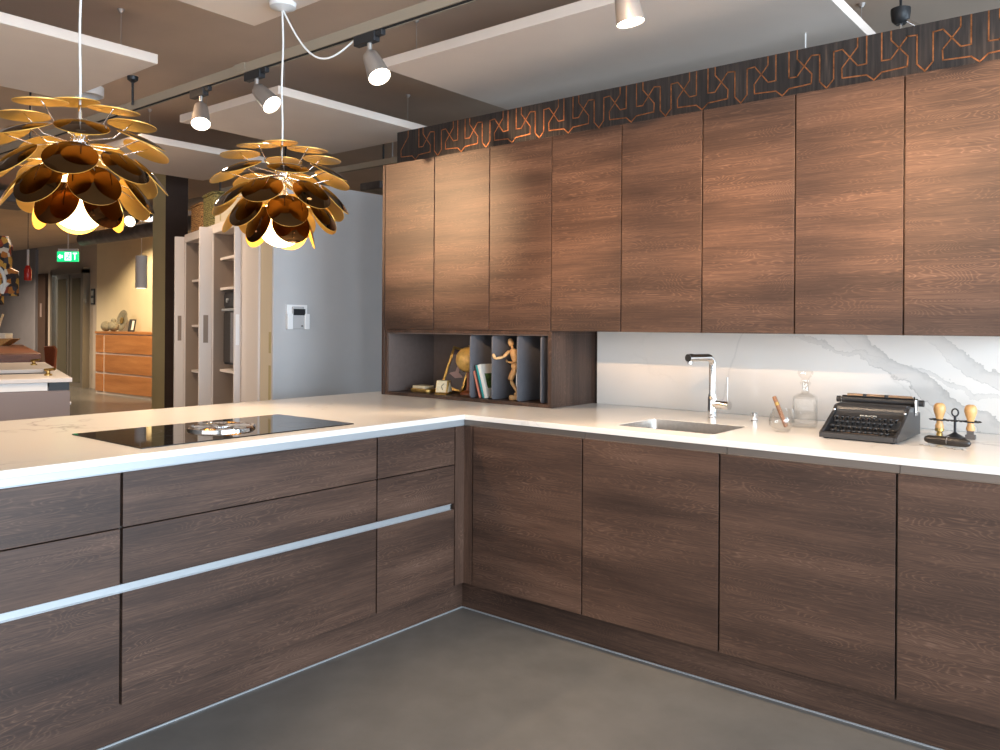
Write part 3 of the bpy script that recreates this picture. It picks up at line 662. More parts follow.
MB().tube([(wx1 - .006, cyy - .02, cz + .022), (wx1 + .003, cyy - .045, cz + .012), (wx1 + .006, cyy - .05, cz - .03)], .0035, 10).build('return_lever', 'chrome', t, smooth=True)
MB().box(wx1 + .001, wx1 + .006, cyy - .045, cyy - .01, cz - .045, cz + .012).build('carriage_plate', 'spot_grey', t, bevel=.002)
for x in (wx0 + .010, wx1 - .010): MB().sphere((x, wy + .150, zt + .092), .006).build('side_knob', 'chrome', t, smooth=True)
def text_mesh(name, body, size, mat, parent, M, depth=.0006, bold=0):
    c = bpy.data.curves.new(name, 'FONT'); c.body = body; c.size = size; c.extrude = depth; c.align_x = 'CENTER'; c.align_y = 'CENTER'; c.offset = bold
    o = bpy.data.objects.new(name, c); COL.objects.link(o); bpy.context.view_layer.update()
    me = bpy.data.meshes.new_from_object(o.evaluated_get(bpy.context.evaluated_depsgraph_get())); bpy.data.objects.remove(o)
    me.materials.clear(); me.materials.append(MAT[mat])
    q = bpy.data.objects.new(name, me); COL.objects.link(q)
    if parent: q.parent = parent
    q.matrix_local = M; return q
ang = math.atan2(.018, .027)
text_mesh('lettering', 'PRINCES', .016, 'silver_text', t, Matrix.Translation(Vector((1.642, wy + .1455, zt + .0735)) - tl) @ Matrix.Rotation(ang, 4, 'X') , .0006, .0001)
MB().box(1.640, 1.646, wy + .1335, wy + .137, zt + .0625, zt + .0665).build('badge', 'red', t)

# ------------------------------------------------------------------ stamp rack and stamps
sx, sy = 1.898, .648
t = thing('stamp_rack', 'black metal stamp rack with ring top and pierced plate', 'stamp rack', (sx, sy, .9205))
MB().lathe([(.034, .9203), (.034, .924), (.022, .931), (.010, .938), (.006, .942)], (sx, sy, 0), 28).build('base', 'black_metal', t, smooth=True)
MB().tube([(sx, sy, .93), (sx, sy, 1.003)], .0048, 14).build('pole', 'black_metal', t, smooth=True)
MB().tube([(sx + .011 * math.sin(a), sy, 1.016 - .014 * math.cos(a)) for a in [2 * PI * k / 20 for k in range(21)]], .003, 8).build('ring', 'black_metal', t, smooth=True)
ca_, sa_ = math.cos(.09), math.sin(.09)
def plate_pts():
    out = []
    for k in range(72):
        a = 2 * PI * k / 72; r = .034 * (1 + .10 * math.cos(8 * a)); out.append((sx + 2.35 * r * math.cos(a), sy + r * math.sin(a)))
    return out
pm = MB()
# plate: bars and rings, open where the stamps hang
for k in range(2):
    s = (-1, 1)[k]
    pm.tube([(sx + s * .052 + .0245 * math.cos(a), sy - .002 + .0245 * math.sin(a), .986) for a in [2 * PI * i / 24 + (PI / 2 - .5 if s > 0 else .5 - PI / 2) * 0 for i in range(25)]], .0026, 8)
    for a in range(5):
        th = math.radians(-70 + a * 35) if s > 0 else math.radians(110 + a * 35)
        pm.sphere((sx + s * .052 + .031 * math.cos(th), sy - .002 + .031 * math.sin(th), .986), .0062, 1, 1, .45, seg=12, rings=6)
pm.box(sx - .030, sx + .030, sy - .010, sy + .010, .984, .988)
for a in range(4): pm.sphere((sx - .022 + a * .0147, sy - .014, .985), .006, 1, 1, .5, seg=12, rings=6)
pm.build('plate', 'black_metal', t, smooth=True)
def stamp(x, lab, metal, zb):
    q = thing('hand_stamp', lab, 'stamp', (x, sy - .002, zb), 'wooden handled stamps in the rack')
    z = zb
    MB().lathe([(.0, z + .030), (.014, z + .031), (.0155, z + .040), (.011, z + .055), (.0105, z + .062), (.013, z + .074), (.018, z + .088), (.0215, z + .102), (.021, z + .114), (.0165, z + .124), (.010, z + .128), (0, z + .128)], (x, sy - .002, 0), 28).build('handle', 'beech', q, smooth=True)
    m_ = MB().lathe([(.011, z), (.011, z + .012), (.009, z + .014), (.010, z + .020), (.016, z + .022), (.016, z + .032)], (x, sy - .002, 0), 24) if metal == 'gold' else MB().box(x - .016, x + .016, sy - .014, sy + .010, z, z + .016).box(x - .011, x + .011, sy - .012, sy + .008, z + .016, z + .032)
    m_.build('stamp_head', metal, q, smooth=metal == 'gold')
stamp(sx - .052, 'honey wood hand stamp with brass head, on the left of the rack', 'gold', .921)
stamp(sx + .052, 'honey wood hand stamp with square grey head, on the right of the rack', 'duct', .921)
t = thing('pen_case', 'black leather oval case lying in front of the stamp rack', 'case', (1.957, .17, .9205), rz=math.radians(-14))
cx0, cy0 = 1.922, .375
t.location = (cx0, cy0, .9205)
MB().tube([(-.078, 0, .019), (-.074, 0, .019), (-.062, 0, .019), (0, 0, .019), (.062, 0, .019), (.074, 0, .019), (.078, 0, .019)], [.004, .010, .0145, .0165, .0145, .010, .004], 20).build('shell', 'leather', t, smooth=True, local=True)
MB().tube([(.004, .0168 * math.cos(a), .019 + .0168 * math.sin(a)) for a in [PI * k / 12 - .3 for k in range(16)]], .0009, 6).build('seam', 'spot_grey', t, local=True)
t = thing('chain', 'thin silver wire chain curling on the worktop before the black case', 'chain', (cx0, cy0 - .045, .9205), rz=math.radians(-14))
MB().tube([(-.085 + .155 * k / 60, .010 * math.sin(k * .62) + .006 * math.sin(k * .23), .0022) for k in range(61)], .0016, 6).build('links', 'spot_grey', t, smooth=True, local=True)

# ------------------------------------------------------------------ cooktop
t = thing('cooktop', 'flush black glass induction cooktop on the peninsula', 'cooktop', (-.35, -1.03, .92))
MB().prism(rrect(-.61, -.092, -1.49, -.582, .006), 'z', .9202, .9242).build('glass_plate', 'glass_black', t, bevel=.001)
vx, vy = -.35, -1.035
MB().lathe([(.128, .9243), (.128, .931), (.122, .937), (.112, .937), (.106, .930), (.106, .9243)], (vx, vy, 0), 48, cap=False).build('vent_ring', 'chrome', t, smooth=True)
g = MB()
for k in range(40):
    a = 2 * PI * k / 40; c, s = math.cos(a), math.sin(a)
    g.tube([(vx + .045 * c, vy + .045 * s, .933), (vx + .107 * c, vy + .107 * s, .933)], .0026, 6)
g.lathe([(.048, .929), (.048, .936), (.040, .938), (0, .938)], (vx, vy, 0), 32)
g.build('vent_grille', 'chrome', t, smooth=True)
MB().lathe([(.105, .9243), (.105, .926), (0, .926)], (vx, vy, 0), 40).build('vent_well', 'black', t)
for cx_, cy_ in ((-.48, -1.31), (-.22, -1.31), (-.48, -.76), (-.22, -.76)):
    MB().lathe([(.088, .9243), (.088, .92435), (.0872, .92435), (.0872, .9243)], (cx_, cy_, 0), 48, cap=False).build('zone_mark', 'duct', t)

# ------------------------------------------------------------------ pendant lamps of overlapping discs
def dish_mesh(name, R, outer):
    b = MB(); n = 6
    top = [(R * i / n, .013 * (1 - (i / n) ** 2)) for i in range(n + 1)]
    ins = [(R * i / n * .995, .013 * (1 - (i / n) ** 2) - .0028) for i in range(n + 1)]
    b.mi = 1; b.lathe(ins, (0, 0, 0), 32, cap=False); b.mi = 0
    b.lathe(top[::-1], (0, 0, 0), 32, cap=False); b.mi = 2
    b.lathe([(R * .995, -.0028), (R, 0)], (0, 0, 0), 32, cap=False)
    me = bpy.data.meshes.new(name); b.bm.to_mesh(me); b.bm.free()
    for m in (outer, 'disc_in', 'disc_in'): me.materials.append(MAT[m])
    for p in me.polygons: p.use_smooth = True
    # make the outside face away from the lamp and the inside towards it
    return me
R_D = .084
DISC = dish_mesh('disc', R_D, 'disc_out'); DISC_A = dish_mesh('disc_amber', R_D * .98, 'disc_amber')
RINGS = [(5, .180, .165, 4, (12, 0)), (7, .228, .075, 25, (-18, -29)), (8, .236, -.030, 46, (-34, -52)), (7, .200, -.098, 56, (-7, -29)), (5, .116, -.152, 71, (14, -16))]
RODM = {}
def rod_mesh(r, z, tilt):
    k = (r, z)
    if k not in RODM:
        # in disc space: hub lies behind the disc, path from the disc centre back to the hub
        nrm = Vector((math.sin(math.radians(tilt)), 0, math.cos(math.radians(tilt)))); q = Vector((0, 0, 1)).rotation_difference(nrm).to_matrix()
        hub = q.inverted() @ (Vector((0, 0, .075)) - Vector((r, 0, z)))
        mid = Vector((0, 0, -.012)).lerp(hub, .35) + Vector((0, 0, -.018))
        pts = [Vector((0, 0, .008)).lerp(mid, i / 4) if i < 4 else mid.lerp(hub, (i - 4) / 4) for i in range(9)]
        RODM[k] = MB().tube(pts, .0024, 6).mesh('rod', 'chrome', True)
    return RODM[k]
def pendant(x, y, z, label, spin, swag=None):
    t = thing('pendant_lamp', label, 'pendant lamp', (x, y, z), 'disc pendant lamps over the peninsula')
    L = Vector((x, y, z))
    MB().sphere((x, y, z - .135), .100, seg=32, rings=18).build('globe_bulb', 'globe', t, smooth=True)
    MB().sphere((x, y, z + .08), .03).build('hub', 'chrome', t, smooth=True)
    MB().tube([(x, y, z + .05), (x, y, z + .205)], .006, 12).tube([(x, y, z + .03), (x, y, z - .04)], .02, 14).build('stem', 'chrome', t, smooth=True)
    q = bpy.data.objects.new('disc', DISC); COL.objects.link(q); q.parent = t
    q.matrix_local = Matrix.Translation((.0, -.02, .212)) @ Matrix.Rotation(math.radians(5), 4, 'X') if spin else Matrix.Translation((0, -.02, .212)) @ Matrix.Rotation(math.radians(5), 4, 'X')
    rnd = random.Random(11 + int(spin * 10))
    for n_, r, zz, tl_, ph in RINGS:
        for k in range(n_):
            a = math.radians(ph[0 if spin == 0 else 1] + 360 * k / n_ + rnd.uniform(-4, 4))
            m = Matrix.Rotation(a, 4, 'Z') @ Matrix.Translation((r, 0, zz + rnd.uniform(-.008, .008))) @ Matrix.Rotation(math.radians(tl_ + rnd.uniform(-3, 3)), 4, 'Y')
            q = bpy.data.objects.new('disc', DISC if zz > -.14 else DISC_A); COL.objects.link(q); q.parent = t; q.matrix_local = m
            p = bpy.data.objects.new('rod', rod_mesh(r, zz, tl_)); COL.objects.link(p); p.parent = q
    pts = [(x + .004 * math.sin(k * .9), y, z + .18 + (2.712 - z - .18) * k / 12) for k in range(13)]
    MB().tube(pts, .0042, 10).build('cable', 'white_cable', t, smooth=True)
    MB().lathe([(.012, 2.685), (.055, 2.700), (.058, 2.7195)], (x, y, 0), 28).build('canopy', 'white_plastic', t, smooth=True)
    if swag: MB().tube(swag, .0042, 10).build('feed_cable', 'white_cable', t, smooth=True)
    return t
sw = []
for k in range(17):
    f = k / 16; sw.append((-.45 + .315 * f, -.69 + .15 * f, 2.69 + (2.545 - 2.69) * f - .17 * math.sin(PI * f) * (1 - .25 * f)))
pendant(-.455, -1.535, 1.895, 'large disc pendant lamp nearest the left edge, over the near end of the cooktop', 0)
pendant(-.45, -.69, 1.90, 'disc pendant lamp second from the left, hanging before the blue-grey wall', 24, sw)

# ------------------------------------------------------------------ ceiling: acoustic panels, track, spotlights
def acoustic(x0, x1, y0, y1, label, wires):
    t = thing('acoustic_panel', label, 'ceiling panel', ((x0 + x1) / 2, (y0 + y1) / 2, 2.72), 'white acoustic panels under the ceiling')
    MB().box(x0, x1, y0, y1, 2.72, 2.772).build('board', 'panel', t, bevel=.003)
    for x, y in wires: MB().tube([(x, y, 2.772), (x, y, ZC)], .0018, 6).lathe([(.006, 2.772), (.006, 2.79)], (x, y, 0), 10).lathe([(.009, ZC - .02), (.02, ZC)], (x, y, 0), 12).build('suspension_wire', 'spot_grey', t)
acoustic(-.78, 1.41, .19, 1.75, 'white ceiling panel over the wall units, right of the third spotlight', [(-.66, .33), (1.29, .33), (-.66, 1.6), (1.29, 1.6)])
acoustic(-.785, 1.41, -2.15, -.605, 'white ceiling panel at the top edge, second pendant lamp hanging from it', [(-.66, -.74), (1.29, -.74), (-.66, -2.0), (1.29, -2.0)])
acoustic(-2.80, -1.675, -2.15, -.60, 'white ceiling panel top left, just above the left pendant lamp', [(-1.80, -.74), (-2.68, -.74), (-1.8, -2.0), (-2.68, -2.0)])
acoustic(-2.77, -1.64, .14, 1.47, 'white ceiling panel behind the middle track spotlight', [(-1.76, .27), (-2.65, .27), (-1.76, 1.34), (-2.65, 1.34)])
acoustic(-4.75, -3.52, .25, 1.50, 'white ceiling panel left of and beyond the second pendant lamp', [(-3.64, .38), (-4.6, .38), (-3.64, 1.36)])
acoustic(-6.75, -5.5, -1.4, .1, 'small white ceiling panel far behind the left pendant lamp', [(-5.6, -1.2), (-5.6, -.1), (-6.6, -.1)])
t = thing('lighting_track', 'long pale lighting track carrying the row of spotlights', 'lighting track', (0, -.54, 2.56))
m = MB().box(-4.2, 3.2, -.558, -.522, 2.565, 2.590).box(-4.2, 3.2, -.558, -.552, 2.545, 2.565).box(-4.2, 3.2, -.528, -.522, 2.545, 2.565)
m.build('rail', 'duct_warm', t)
MB().box(-4.19, 3.19, -.5515, -.5285, 2.5475, 2.5649).build('groove', 'dark', t)
MB().box(-1.02, -.93, -.562, -.518, 2.556, 2.594).build('joint', 'duct_warm', t)
for x in (-2.0, .75, -3.4):
    yh = -.575 if x < 0 else -.54
    MB().tube([(x, yh, 2.56), (x, yh, 2.719 if x > -3 else ZC)], .0065, 10).lathe([(.008, 2.685), (.028, 2.700), (.030, 2.7195)], (x, yh, 0), 20).build('hanger', 'black_metal', t, smooth=True)
def spotlight(x, y, zt_, target, label, power, angle=55, blend=.6, grp='track spotlights with grey cylinders', col=WARM):
    t = thing('spotlight', label, 'spotlight', (x, y, zt_), grp)
    MB().prism([(x - .085, y - .017), (x + .045, y - .017), (x + .045, y + .017), (x - .085, y + .017)], 'z', zt_ - .042, zt_).box(x + .045, x + .085, y - .012, y + .012, zt_ - .024, zt_).build('adapter', 'black', t, bevel=.004)
    j = Vector((x, y, zt_ - .042)); d = (Vector(target) - j).normalized()
    MB().tube([j, j - Vector((0, 0, .034))], .0105, 14).sphere(j - Vector((0, 0, .036)), .015).build('joint', 'spot_grey', t, smooth=True)
    c0 = j - Vector((0, 0, .044)) + d * .005; m_ = align(d)
    MB().lathe([(0, 0), (.026, .0), (.033, .006), (.037, .03), (.0475, .125), (.0475, .128), (.0455, .128), (.0450, .120)], c0, 32, m_, cap=False).build('housing', 'spot_grey', t, smooth=True)
    MB().lathe([(.0452, .1205), (.036, .1235), (0, .1245)], c0, 32, m_, cap=False).build('lens', 'lens', t, smooth=True)
    s = spot_light('spot_beam', c0 + d * .135, Vector(c0) + d * 2, power, col, angle, blend); s.name = 'spot_beam'
    return t
spotlight(-1.35, -.54, 2.545, (-.49, -1.05, .9), 'grey track spotlight farthest left, pointing down over the pendant lamps', 110, 80)
spotlight(-.86, -.54, 2.545, (.76, -.19, .95), 'grey track spotlight second from left, just left of the lamp cable', 95, 70)
spotlight(-.06, -.54, 2.545, (.99, -.67, .9), 'grey track spotlight third from left, beside the looping white cable', 85, 70)
spotlight(1.13, -.50, 2.545, (1.35, -.30, .9), 'grey track spotlight cut off at the top edge, above the sink', 75, 85)
spotlight(2.3, -.54, 2.545, (1.95, .50, 1.2), 'grey track spotlight outside the right edge', 25, 70)
# second track, nearer to the camera, lights the wall units
t = thing('lighting_track', 'pale lighting track behind the photographer', 'lighting track', (0, -2.3, 2.56))
MB().box(-2.6, 3.4, -2.318, -2.282, 2.555, 2.590).build('rail', 'duct_warm', t)
for x in (-2.2, .3, 2.8): MB().tube([(x, -2.3, 2.59), (x, -2.3, ZC)], .006, 10).build('hanger', 'black_metal', t)
for x, tg, p in ((-2.3, (-.80, .48, 2.02), 850), (1.55, (-.05, .48, 1.86), 720), (2.05, (.75, .48, 1.86), 720), (2.5, (1.45, .48, 1.86), 700), (2.9, (2.0, .48, 1.98), 700)):
    spotlight(x, -2.3, 2.555, tg, 'grey track spotlight out of the picture aimed at the wall units', p, 25, 1.0, 'spotlights on the near track', (1, .64, .36))
# rail behind, conduit and ducts
t = thing('ceiling_rail', 'pale ceiling rail seen above the blue-grey wall', 'rail', (-2.4, 1.62, 2.6))
MB().box(-4.6, -1.0, 1.60, 1.64, 2.60, 2.645).build('rail', 'duct_warm', t)
for x in (-2.32, -3.6): MB().tube([(x, 1.62, 2.645), (x, 1.62, ZC)], .008, 10).build('hanger', 'black_metal', t)
t = thing('ventilation_duct', 'grey ventilation duct running back above the blue-grey wall', 'duct', (-2.6, 3, 2.5))
MB().box(-2.75, -2.5, 1.75, 4.7, 2.455, 2.52).build('duct', 'duct', t, bevel=.01)
for y in (2.0, 3.5): MB().tube([(-2.62, y, 2.52), (-2.62, y, ZC)], .006, 8).build('hanger', 'spot_grey', t)
t = thing('ventilation_duct', 'dark round ducts hanging behind the larder cabinets', 'duct', (-6, 2.6, 2.6))
MB().tube([(-10.5, 2.9, 2.62), (-4.8, 2.75, 2.62)], .10, 18).build('pipe', 'duct', t, smooth=True)
MB().tube([(-9.5, 2.45, 2.76), (-4.2, 2.35, 2.76)], .06, 16).build('pipe', 'duct_warm', t, smooth=True)
MB().tube([(-5.9, 2.4, 2.76), (-5.9, 2.4, 2.98)], .012, 10).tube([(-6.9, 2.9, 2.72), (-6.9, 2.9, 3.0)], .012, 10).build('hanger', 'duct', t)
t = thing('ventilation_duct', 'grey duct at the far left edge under the ceiling', 'duct', (-8, .3, 2.6))
MB().tube([(-9.9, -.9, 2.72), (-9.7, .55, 2.72), (-10.6, 1.6, 2.72)], .12, 18).build('pipe', 'duct', t, smooth=True)
MB().box(-9.2, -8.4, .95, 1.5, 2.80, 2.93).build('duct', 'duct', t, bevel=.01)
# black lamp holder and white wire behind the papered wall
t = thing('ceiling_socket', 'black dome lamp holder hanging above the papered wall, top right', 'lamp holder', (1.50, 1.50, 2.9))
MB().lathe([(.0, 2.815), (.022, 2.816), (.040, 2.835), (.045, 2.87), (.045, 2.893), (.035, 2.897)], (1.50, 1.50, 0), 28).build('dome', 'black', t, smooth=True)
MB().tube([(1.50, 1.50, 2.818), (1.50, 1.50, 2.70)], .008, 12).tube([(1.53, 1.49, 2.83), (1.60, 1.46, 2.77)], .009, 12).build('arm', 'chrome', t, smooth=True)
MB().tube([(1.50, 1.50, 2.897), (1.50, 1.50, ZC)], .006, 10).build('rod', 'black_metal', t)
tag(MB().tube([(1.19, 1.06, ZC), (1.19, 1.06, 1.9)], .0035, 8).build('hanging_wire', 'white_cable', at=(1.19, 1.06, 1.9)), 'white vertical wire dropping behind the papered wall', 'wire')

# ------------------------------------------------------------------ wall intercom
ix = -2.0
t = thing('intercom', 'white wall intercom with a small black display', 'intercom', (ix, .56, 1.38))
y0, y1, z0, z1 = .468, .632, 1.302, 1.462
MB().box(ix, ix + .012, y0, y1, z0, z1).build('back_plate', 'white_plastic', t, bevel=.002)
for a, b_ in ((y0 - .006, y0 + .034), (y1 - .034, y1 + .006)): MB().box(ix + .0121, ix + .032, a, b_, z0 - .004, z0 + .100).build('cradle', 'white_plastic', t, bevel=.003)
MB().box(ix + .0121, ix + .026, y0 + .036, y1 - .036, z0, z1 - .012).build('handset', 'blue_wall', t, bevel=.003)
MB().box(ix + .0262, ix + .030, y0 + .040, y1 - .030, z0 + .090, z0 + .132).build('display', 'black', t, bevel=.001)
MB().box(ix + .0262, ix + .028, y1 - .062, y1 - .045, z0 + .015, z0 + .022).build('button', 'black', t)

# ------------------------------------------------------------------ tall larder row with pocket doors
A0_ = Vector((-2.024, .374, 0)); ud = Vector((-.959, .282, 0)); rzL = math.atan2(.282, -.959)
# local frame: +X runs along the row away from the blue wall, -Y... local y = rotated; fronts face the camera
def LM(): return rzL
# With rz = atan2(.282,-.959) the local +y axis points to (-.282,-.959): towards the camera
def larder(name, label, cat, s): 
    p = A0_ + ud * s
    return thing(name, label, cat, (p.x, p.y, 0), None, rzL)
t = larder('door_pocket_panel', 'cream upright panel with slots beside the blue-grey wall', 'panel', .0)
MB().prism([(.0, 0), (.236, 0), (.236, -.55), (.175, -.55)], 'z', 0, 2.24).build('panel', 'cream_lacquer', t, local=True, bevel=.003)
for z0, z1 in ((2.10, 2.20), (1.14, 1.28), (.72, 1.06), (2.0, 2.04)): MB().box(.012, .055, 0, .0015, z0, z1).build('slot', 'olive', t, local=True)
t = larder('tall_cabinet', 'tall closed pinkish-white larder front beside the cream panel', 'cabinet', .238)
MB().box(0, .41, -.55, -.02, 0, 2.24).build('body', 'white_lacquer', t, local=True)
d_ = MB().box(.388, .412, .013, .058, .03, 2.10).build('pocket_door', 'white_lacquer', t, local=True, bevel=.002)
MB().box(.3865, .3878, .024, .048, 1.18, 1.40).build('recessed_pull', 'white_plastic', d_, local=True)
MB().box(.002, .385, -.02, .012, .06, 2.235).build('door', 'white_lacquer', t, local=True, bevel=.012, seg=4)
def pocket_unit(s0, s1, label, oven, doorw):
    t = larder('tall_cabinet', label, 'cabinet', s0); w_ = s1 - s0
    MB().box(0, .02, -.6, 0, 0, 2.12).box(w_ - .02, w_, -.6, 0, 0, 2.12).box(.02, w_ - .02, -.6, 0, 2.05, 2.12).box(.02, w_ - .02, -.6, 0, 0, .08).build('body', 'white_lacquer', t, local=True, bevel=.002)
    MB().box(.021, w_ - .021, -.599, -.585, .081, 2.049).build('back_panel', 'larder_shade', t, local=True)
    MB().box(.021, .026, -.585, -.01, .081, 2.049).box(w_ - .026, w_ - .021, -.585, -.01, .081, 2.049).build('liner', 'larder_shade', t, local=True)
    for z in ((1.84, 1.60, .95, .55) if oven else (1.7, 1.3, .9, .5)): MB().box(.027, w_ - .027, -.58, -.06, z, z + .02).build('shelf', 'white_lacquer', t, local=True)
    d_ = MB().box(w_ - .012, w_ + .014, .002, doorw, .03, 2.10).build('pocket_door', 'white_lacquer', t, local=True, bevel=.002)
    d2 = MB().box(w_ - .0135, w_ - .0122, doorw * .30, doorw * .68, 1.18, 1.40).build('recessed_pull', 'larder_shade', d_, local=True)
    if oven:
        o_ = MB().box(.06, w_ - .06, -.54, -.085, 1.01, 1.58).build('oven', 'black', t, local=True, bevel=.004)
        MB().box(.07, w_ - .07, -.0848, -.076, 1.03, 1.42).build('oven_door', 'glass_black', o_, local=True)
        MB().box(.10, w_ - .10, -.066, -.05, 1.43, 1.45).build('oven_handle', 'alu', o_, local=True, bevel=.003)
        MB().box(.07, w_ - .07, -.0848, -.078, 1.47, 1.56).build('control_panel', 'black', o_, local=True)
        MB().lathe([(.018, 0), (.018, .012)], (0, 0, 0), 18).build('knob', 'alu', o_, local=True).matrix_local = Matrix.Translation((.60, -.076, 1.515)) @ Matrix.Rotation(-PI / 2, 4, 'X')
        MB().lathe([(.05, 1.62), (.055, 1.70), (.03, 1.76), (.032, 1.79)], (.15, -.2, 0), 20).build('jar', 'white_plastic', t, local=True) if False else None
    return t
pocket_unit(.655, 1.44, 'tall larder cabinet with open pocket door and built-in oven inside', True, .098)
pocket_unit(1.45, 2.335, 'tall larder cabinet farthest from the blue-grey wall, pocket door open', False, .082)
t = larder('larder_fascia', 'stepped cream fascia board above the larder cabinets', 'panel', .66)
MB().prism([(0, 2.125), (.77, 2.125), (.77, 2.20), (.55, 2.20), (.55, 2.32), (0, 2.32)], 'y', -.30, -.02).build('board', 'cream_lacquer', t, local=True)
MB().box(.60, .63, -.0199, -.018, 2.14, 2.19).build('slot', 'olive', t, local=True)
for s, l, m_, h in ((1.62, 'green-brown wicker basket on top of the larder row, nearer one', 'wicker_green', .26), (2.02, 'rust-brown wicker basket on top of the larder row, farther one', 'wicker', .22)):
    q = larder('basket', l, 'basket', s)
    MB().prism(rrect(-.16, .19, -.36, -.02, .03), 'z', 2.1205, 2.1205 + h).build('body', m_, q, local=True, bevel=.01)
    MB().prism(rrect(-.168, .198, -.368, -.012, .03), 'z', 2.1205 + h, 2.1205 + h + .02).build('rim', m_, q, local=True, bevel=.006)
# column beyond
t = thing('column', 'square column with olive and dark brown sides beyond the larder row', 'column', (-5.6, 1.75, 0))
c = MB(); c.box(-5.625, -5.37, 1.455, 1.70, 0, ZC)
c.bm.faces.ensure_lookup_table()
for f in c.bm.faces:
    f.normal_update()
    if f.calc_center_median().x > -5.38: f.material_index = 1
c.build('shaft', ['olive', 'brown_paint'], t)

# ------------------------------------------------------------------ far end: sideboard, sign, pendants, island
t = thing('sideboard', 'wide cherry wood sideboard with three rows of drawers against the cream wall', 'sideboard', (-12.6, 4.55, 0))
sx0, sx1, sy0 = -13.22, -11.0, 4.33
MB().box(sx0, sx1, sy0 + .021, 4.795, .0, 1.13).build('body', 'white_lacquer', t)
MB().box(sx0 - .01, sx1 + .01, sy0 - .005, 4.798, 1.13, 1.17).build('top', 'cherry', t)
for r in range(3):
    for a, b_ in ((sx0 + .02, sx0 + .30), (sx0 + .375, sx1 - .04)): MB().box(a, b_, sy0, sy0 + .02, .05 + r * .365, .05 + r * .365 + .325).build('drawer', 'cherry', t)
t = thing('plate', 'round woven plate standing upright on the sideboard', 'plate', (-12.72, 4.62, 1.1705))
MB().lathe([(0, .008), (.09, .008), (.10, .014), (.19, .03), (.20, .027), (.20, .02), (.10, 0), (0, 0)], (0, 0, 0), 32).build('dish', 'stone', t, local=True, smooth=True).matrix_local = Matrix.Translation((0, 0, .205)) @ Matrix.Rotation(math.radians(80), 4, 'X')
MB().lathe([(0, .013), (.06, .013), (.06, .022), (0, .022)], (0, 0, 0), 24).build('boss', 'gold', t, local=True).matrix_local = Matrix.Translation((0, -.015, .205)) @ Matrix.Rotation(math.radians(80), 4, 'X')
tag(MB().sphere((-13.02, 4.44, 1.266), .095).build('stone_ball', 'stone', smooth=True, at=(-13.02, 4.44, 1.17)), 'grey stone ball at the left end on the sideboard', 'ornament')
tag(MB().sphere((-12.66, 4.41, 1.267), .096, 1.1, 1, 1).sphere((-12.66, 4.41, 1.37), .045).build('stone_gourd', 'stone', smooth=True, at=(-12.66, 4.41, 1.17)), 'grey stone gourd on the sideboard before the plate', 'ornament')
t = thing('picture_frame', 'small dark framed card standing on the sideboard right of the plate', 'picture frame', (-12.2, 4.5, 1.1705))
MB().box(-.11, .11, 0, .02, 0, .23).build('frame', 'black', t, local=True).rotation_euler = (math.radians(-10), 0, 0)
MB().box(.01, .09, -.002, 0, .03, .20).build('card', 'paper', t, local=True).rotation_euler = (math.radians(-10), 0, 0)
# cylinder pendant over the sideboard
t = thing('pendant_light', 'slim white cylinder pendant light over the sideboard', 'pendant lamp', (-10.13, 3.64, 1.87))
MB().lathe([(.085, 1.885), (.088, 1.885), (.088, 2.40), (.02, 2.405), (0, 2.405)], (-10.13, 3.64, 0), 28, cap=False).build('shade', 'white_plastic', t, smooth=True)
MB().lathe([(0, 1.888), (.084, 1.888)], (-10.13, 3.64, 0), 28, cap=False).build('diffuser', 'lens_soft', t)
MB().tube([(-10.13, 3.64, 2.40), (-10.13, 3.64, ZC)], .004, 8).build('cable', 'white_cable', t)
spot_light('pendant_beam', (-10.13, 3.64, 1.87), (-10.13, 3.64, 0), 60, WARM, 120)
spot_light('sideboard_fill', (-10.9, 3.4, 2.92), (-11.7, 4.6, 1.45), 520, (1, .76, .45), 82)  # wall wash added to brighten the sideboard and cream wall
# exit sign
t = thing('exit_sign', 'green illuminated emergency exit sign hanging on a thin rod', 'exit sign', (-11.03, 2.9, 2.39), rz=math.radians(39))
MB().box(-.17, .17, -.015, .015, -.09, .07).build('panel', 'exit_green', t, local=True, bevel=.004)
MB().box(-.15, .16, -.025, .025, .07, .115).build('housing', 'white_plastic', t, local=True, bevel=.004)
MB().tube([(0, 0, .115), (0, 0, .61)], .008, 8).build('rod', 'white_plastic', t, local=True)
ar = MB().prism([(-.155, -.01), (-.115, .035), (-.115, .012), (-.075, .012), (-.075, -.032), (-.115, -.032), (-.115, -.055)], 'y', -.0165, -.0155).build('arrow', 'exit_white', t, local=True)
dr = MB().box(-.045, .06, -.0165, -.0155, -.07, .055).build('door_symbol', 'exit_white', t, local=True)
mn = MB().ribbon([(.028, .018), (.005, -.02), (-.015, -.025), (-.018, -.055)], .014, .001, -.017).ribbon([(.005, -.02), (.022, -.04), (.045, -.045)], .014, .001, -.017).ribbon([(-.012, .022), (.02, .018), (.04, -.008)], .010, .001, -.017)
mn.lathe([(.012, 0), (.012, .001)], (.036, -.017, .036), 14, rotm('X', 90)); mn.build('running_figure', 'exit_green', t, local=True)
ex = MB().prism([(.085, .05), (.15, .05), (.15, .03), (.125, .03), (.125, -.06), (.108, -.06), (.108, .03), (.085, .03)], 'y', -.0165, -.0155).build('marking', 'exit_white', t, local=True)
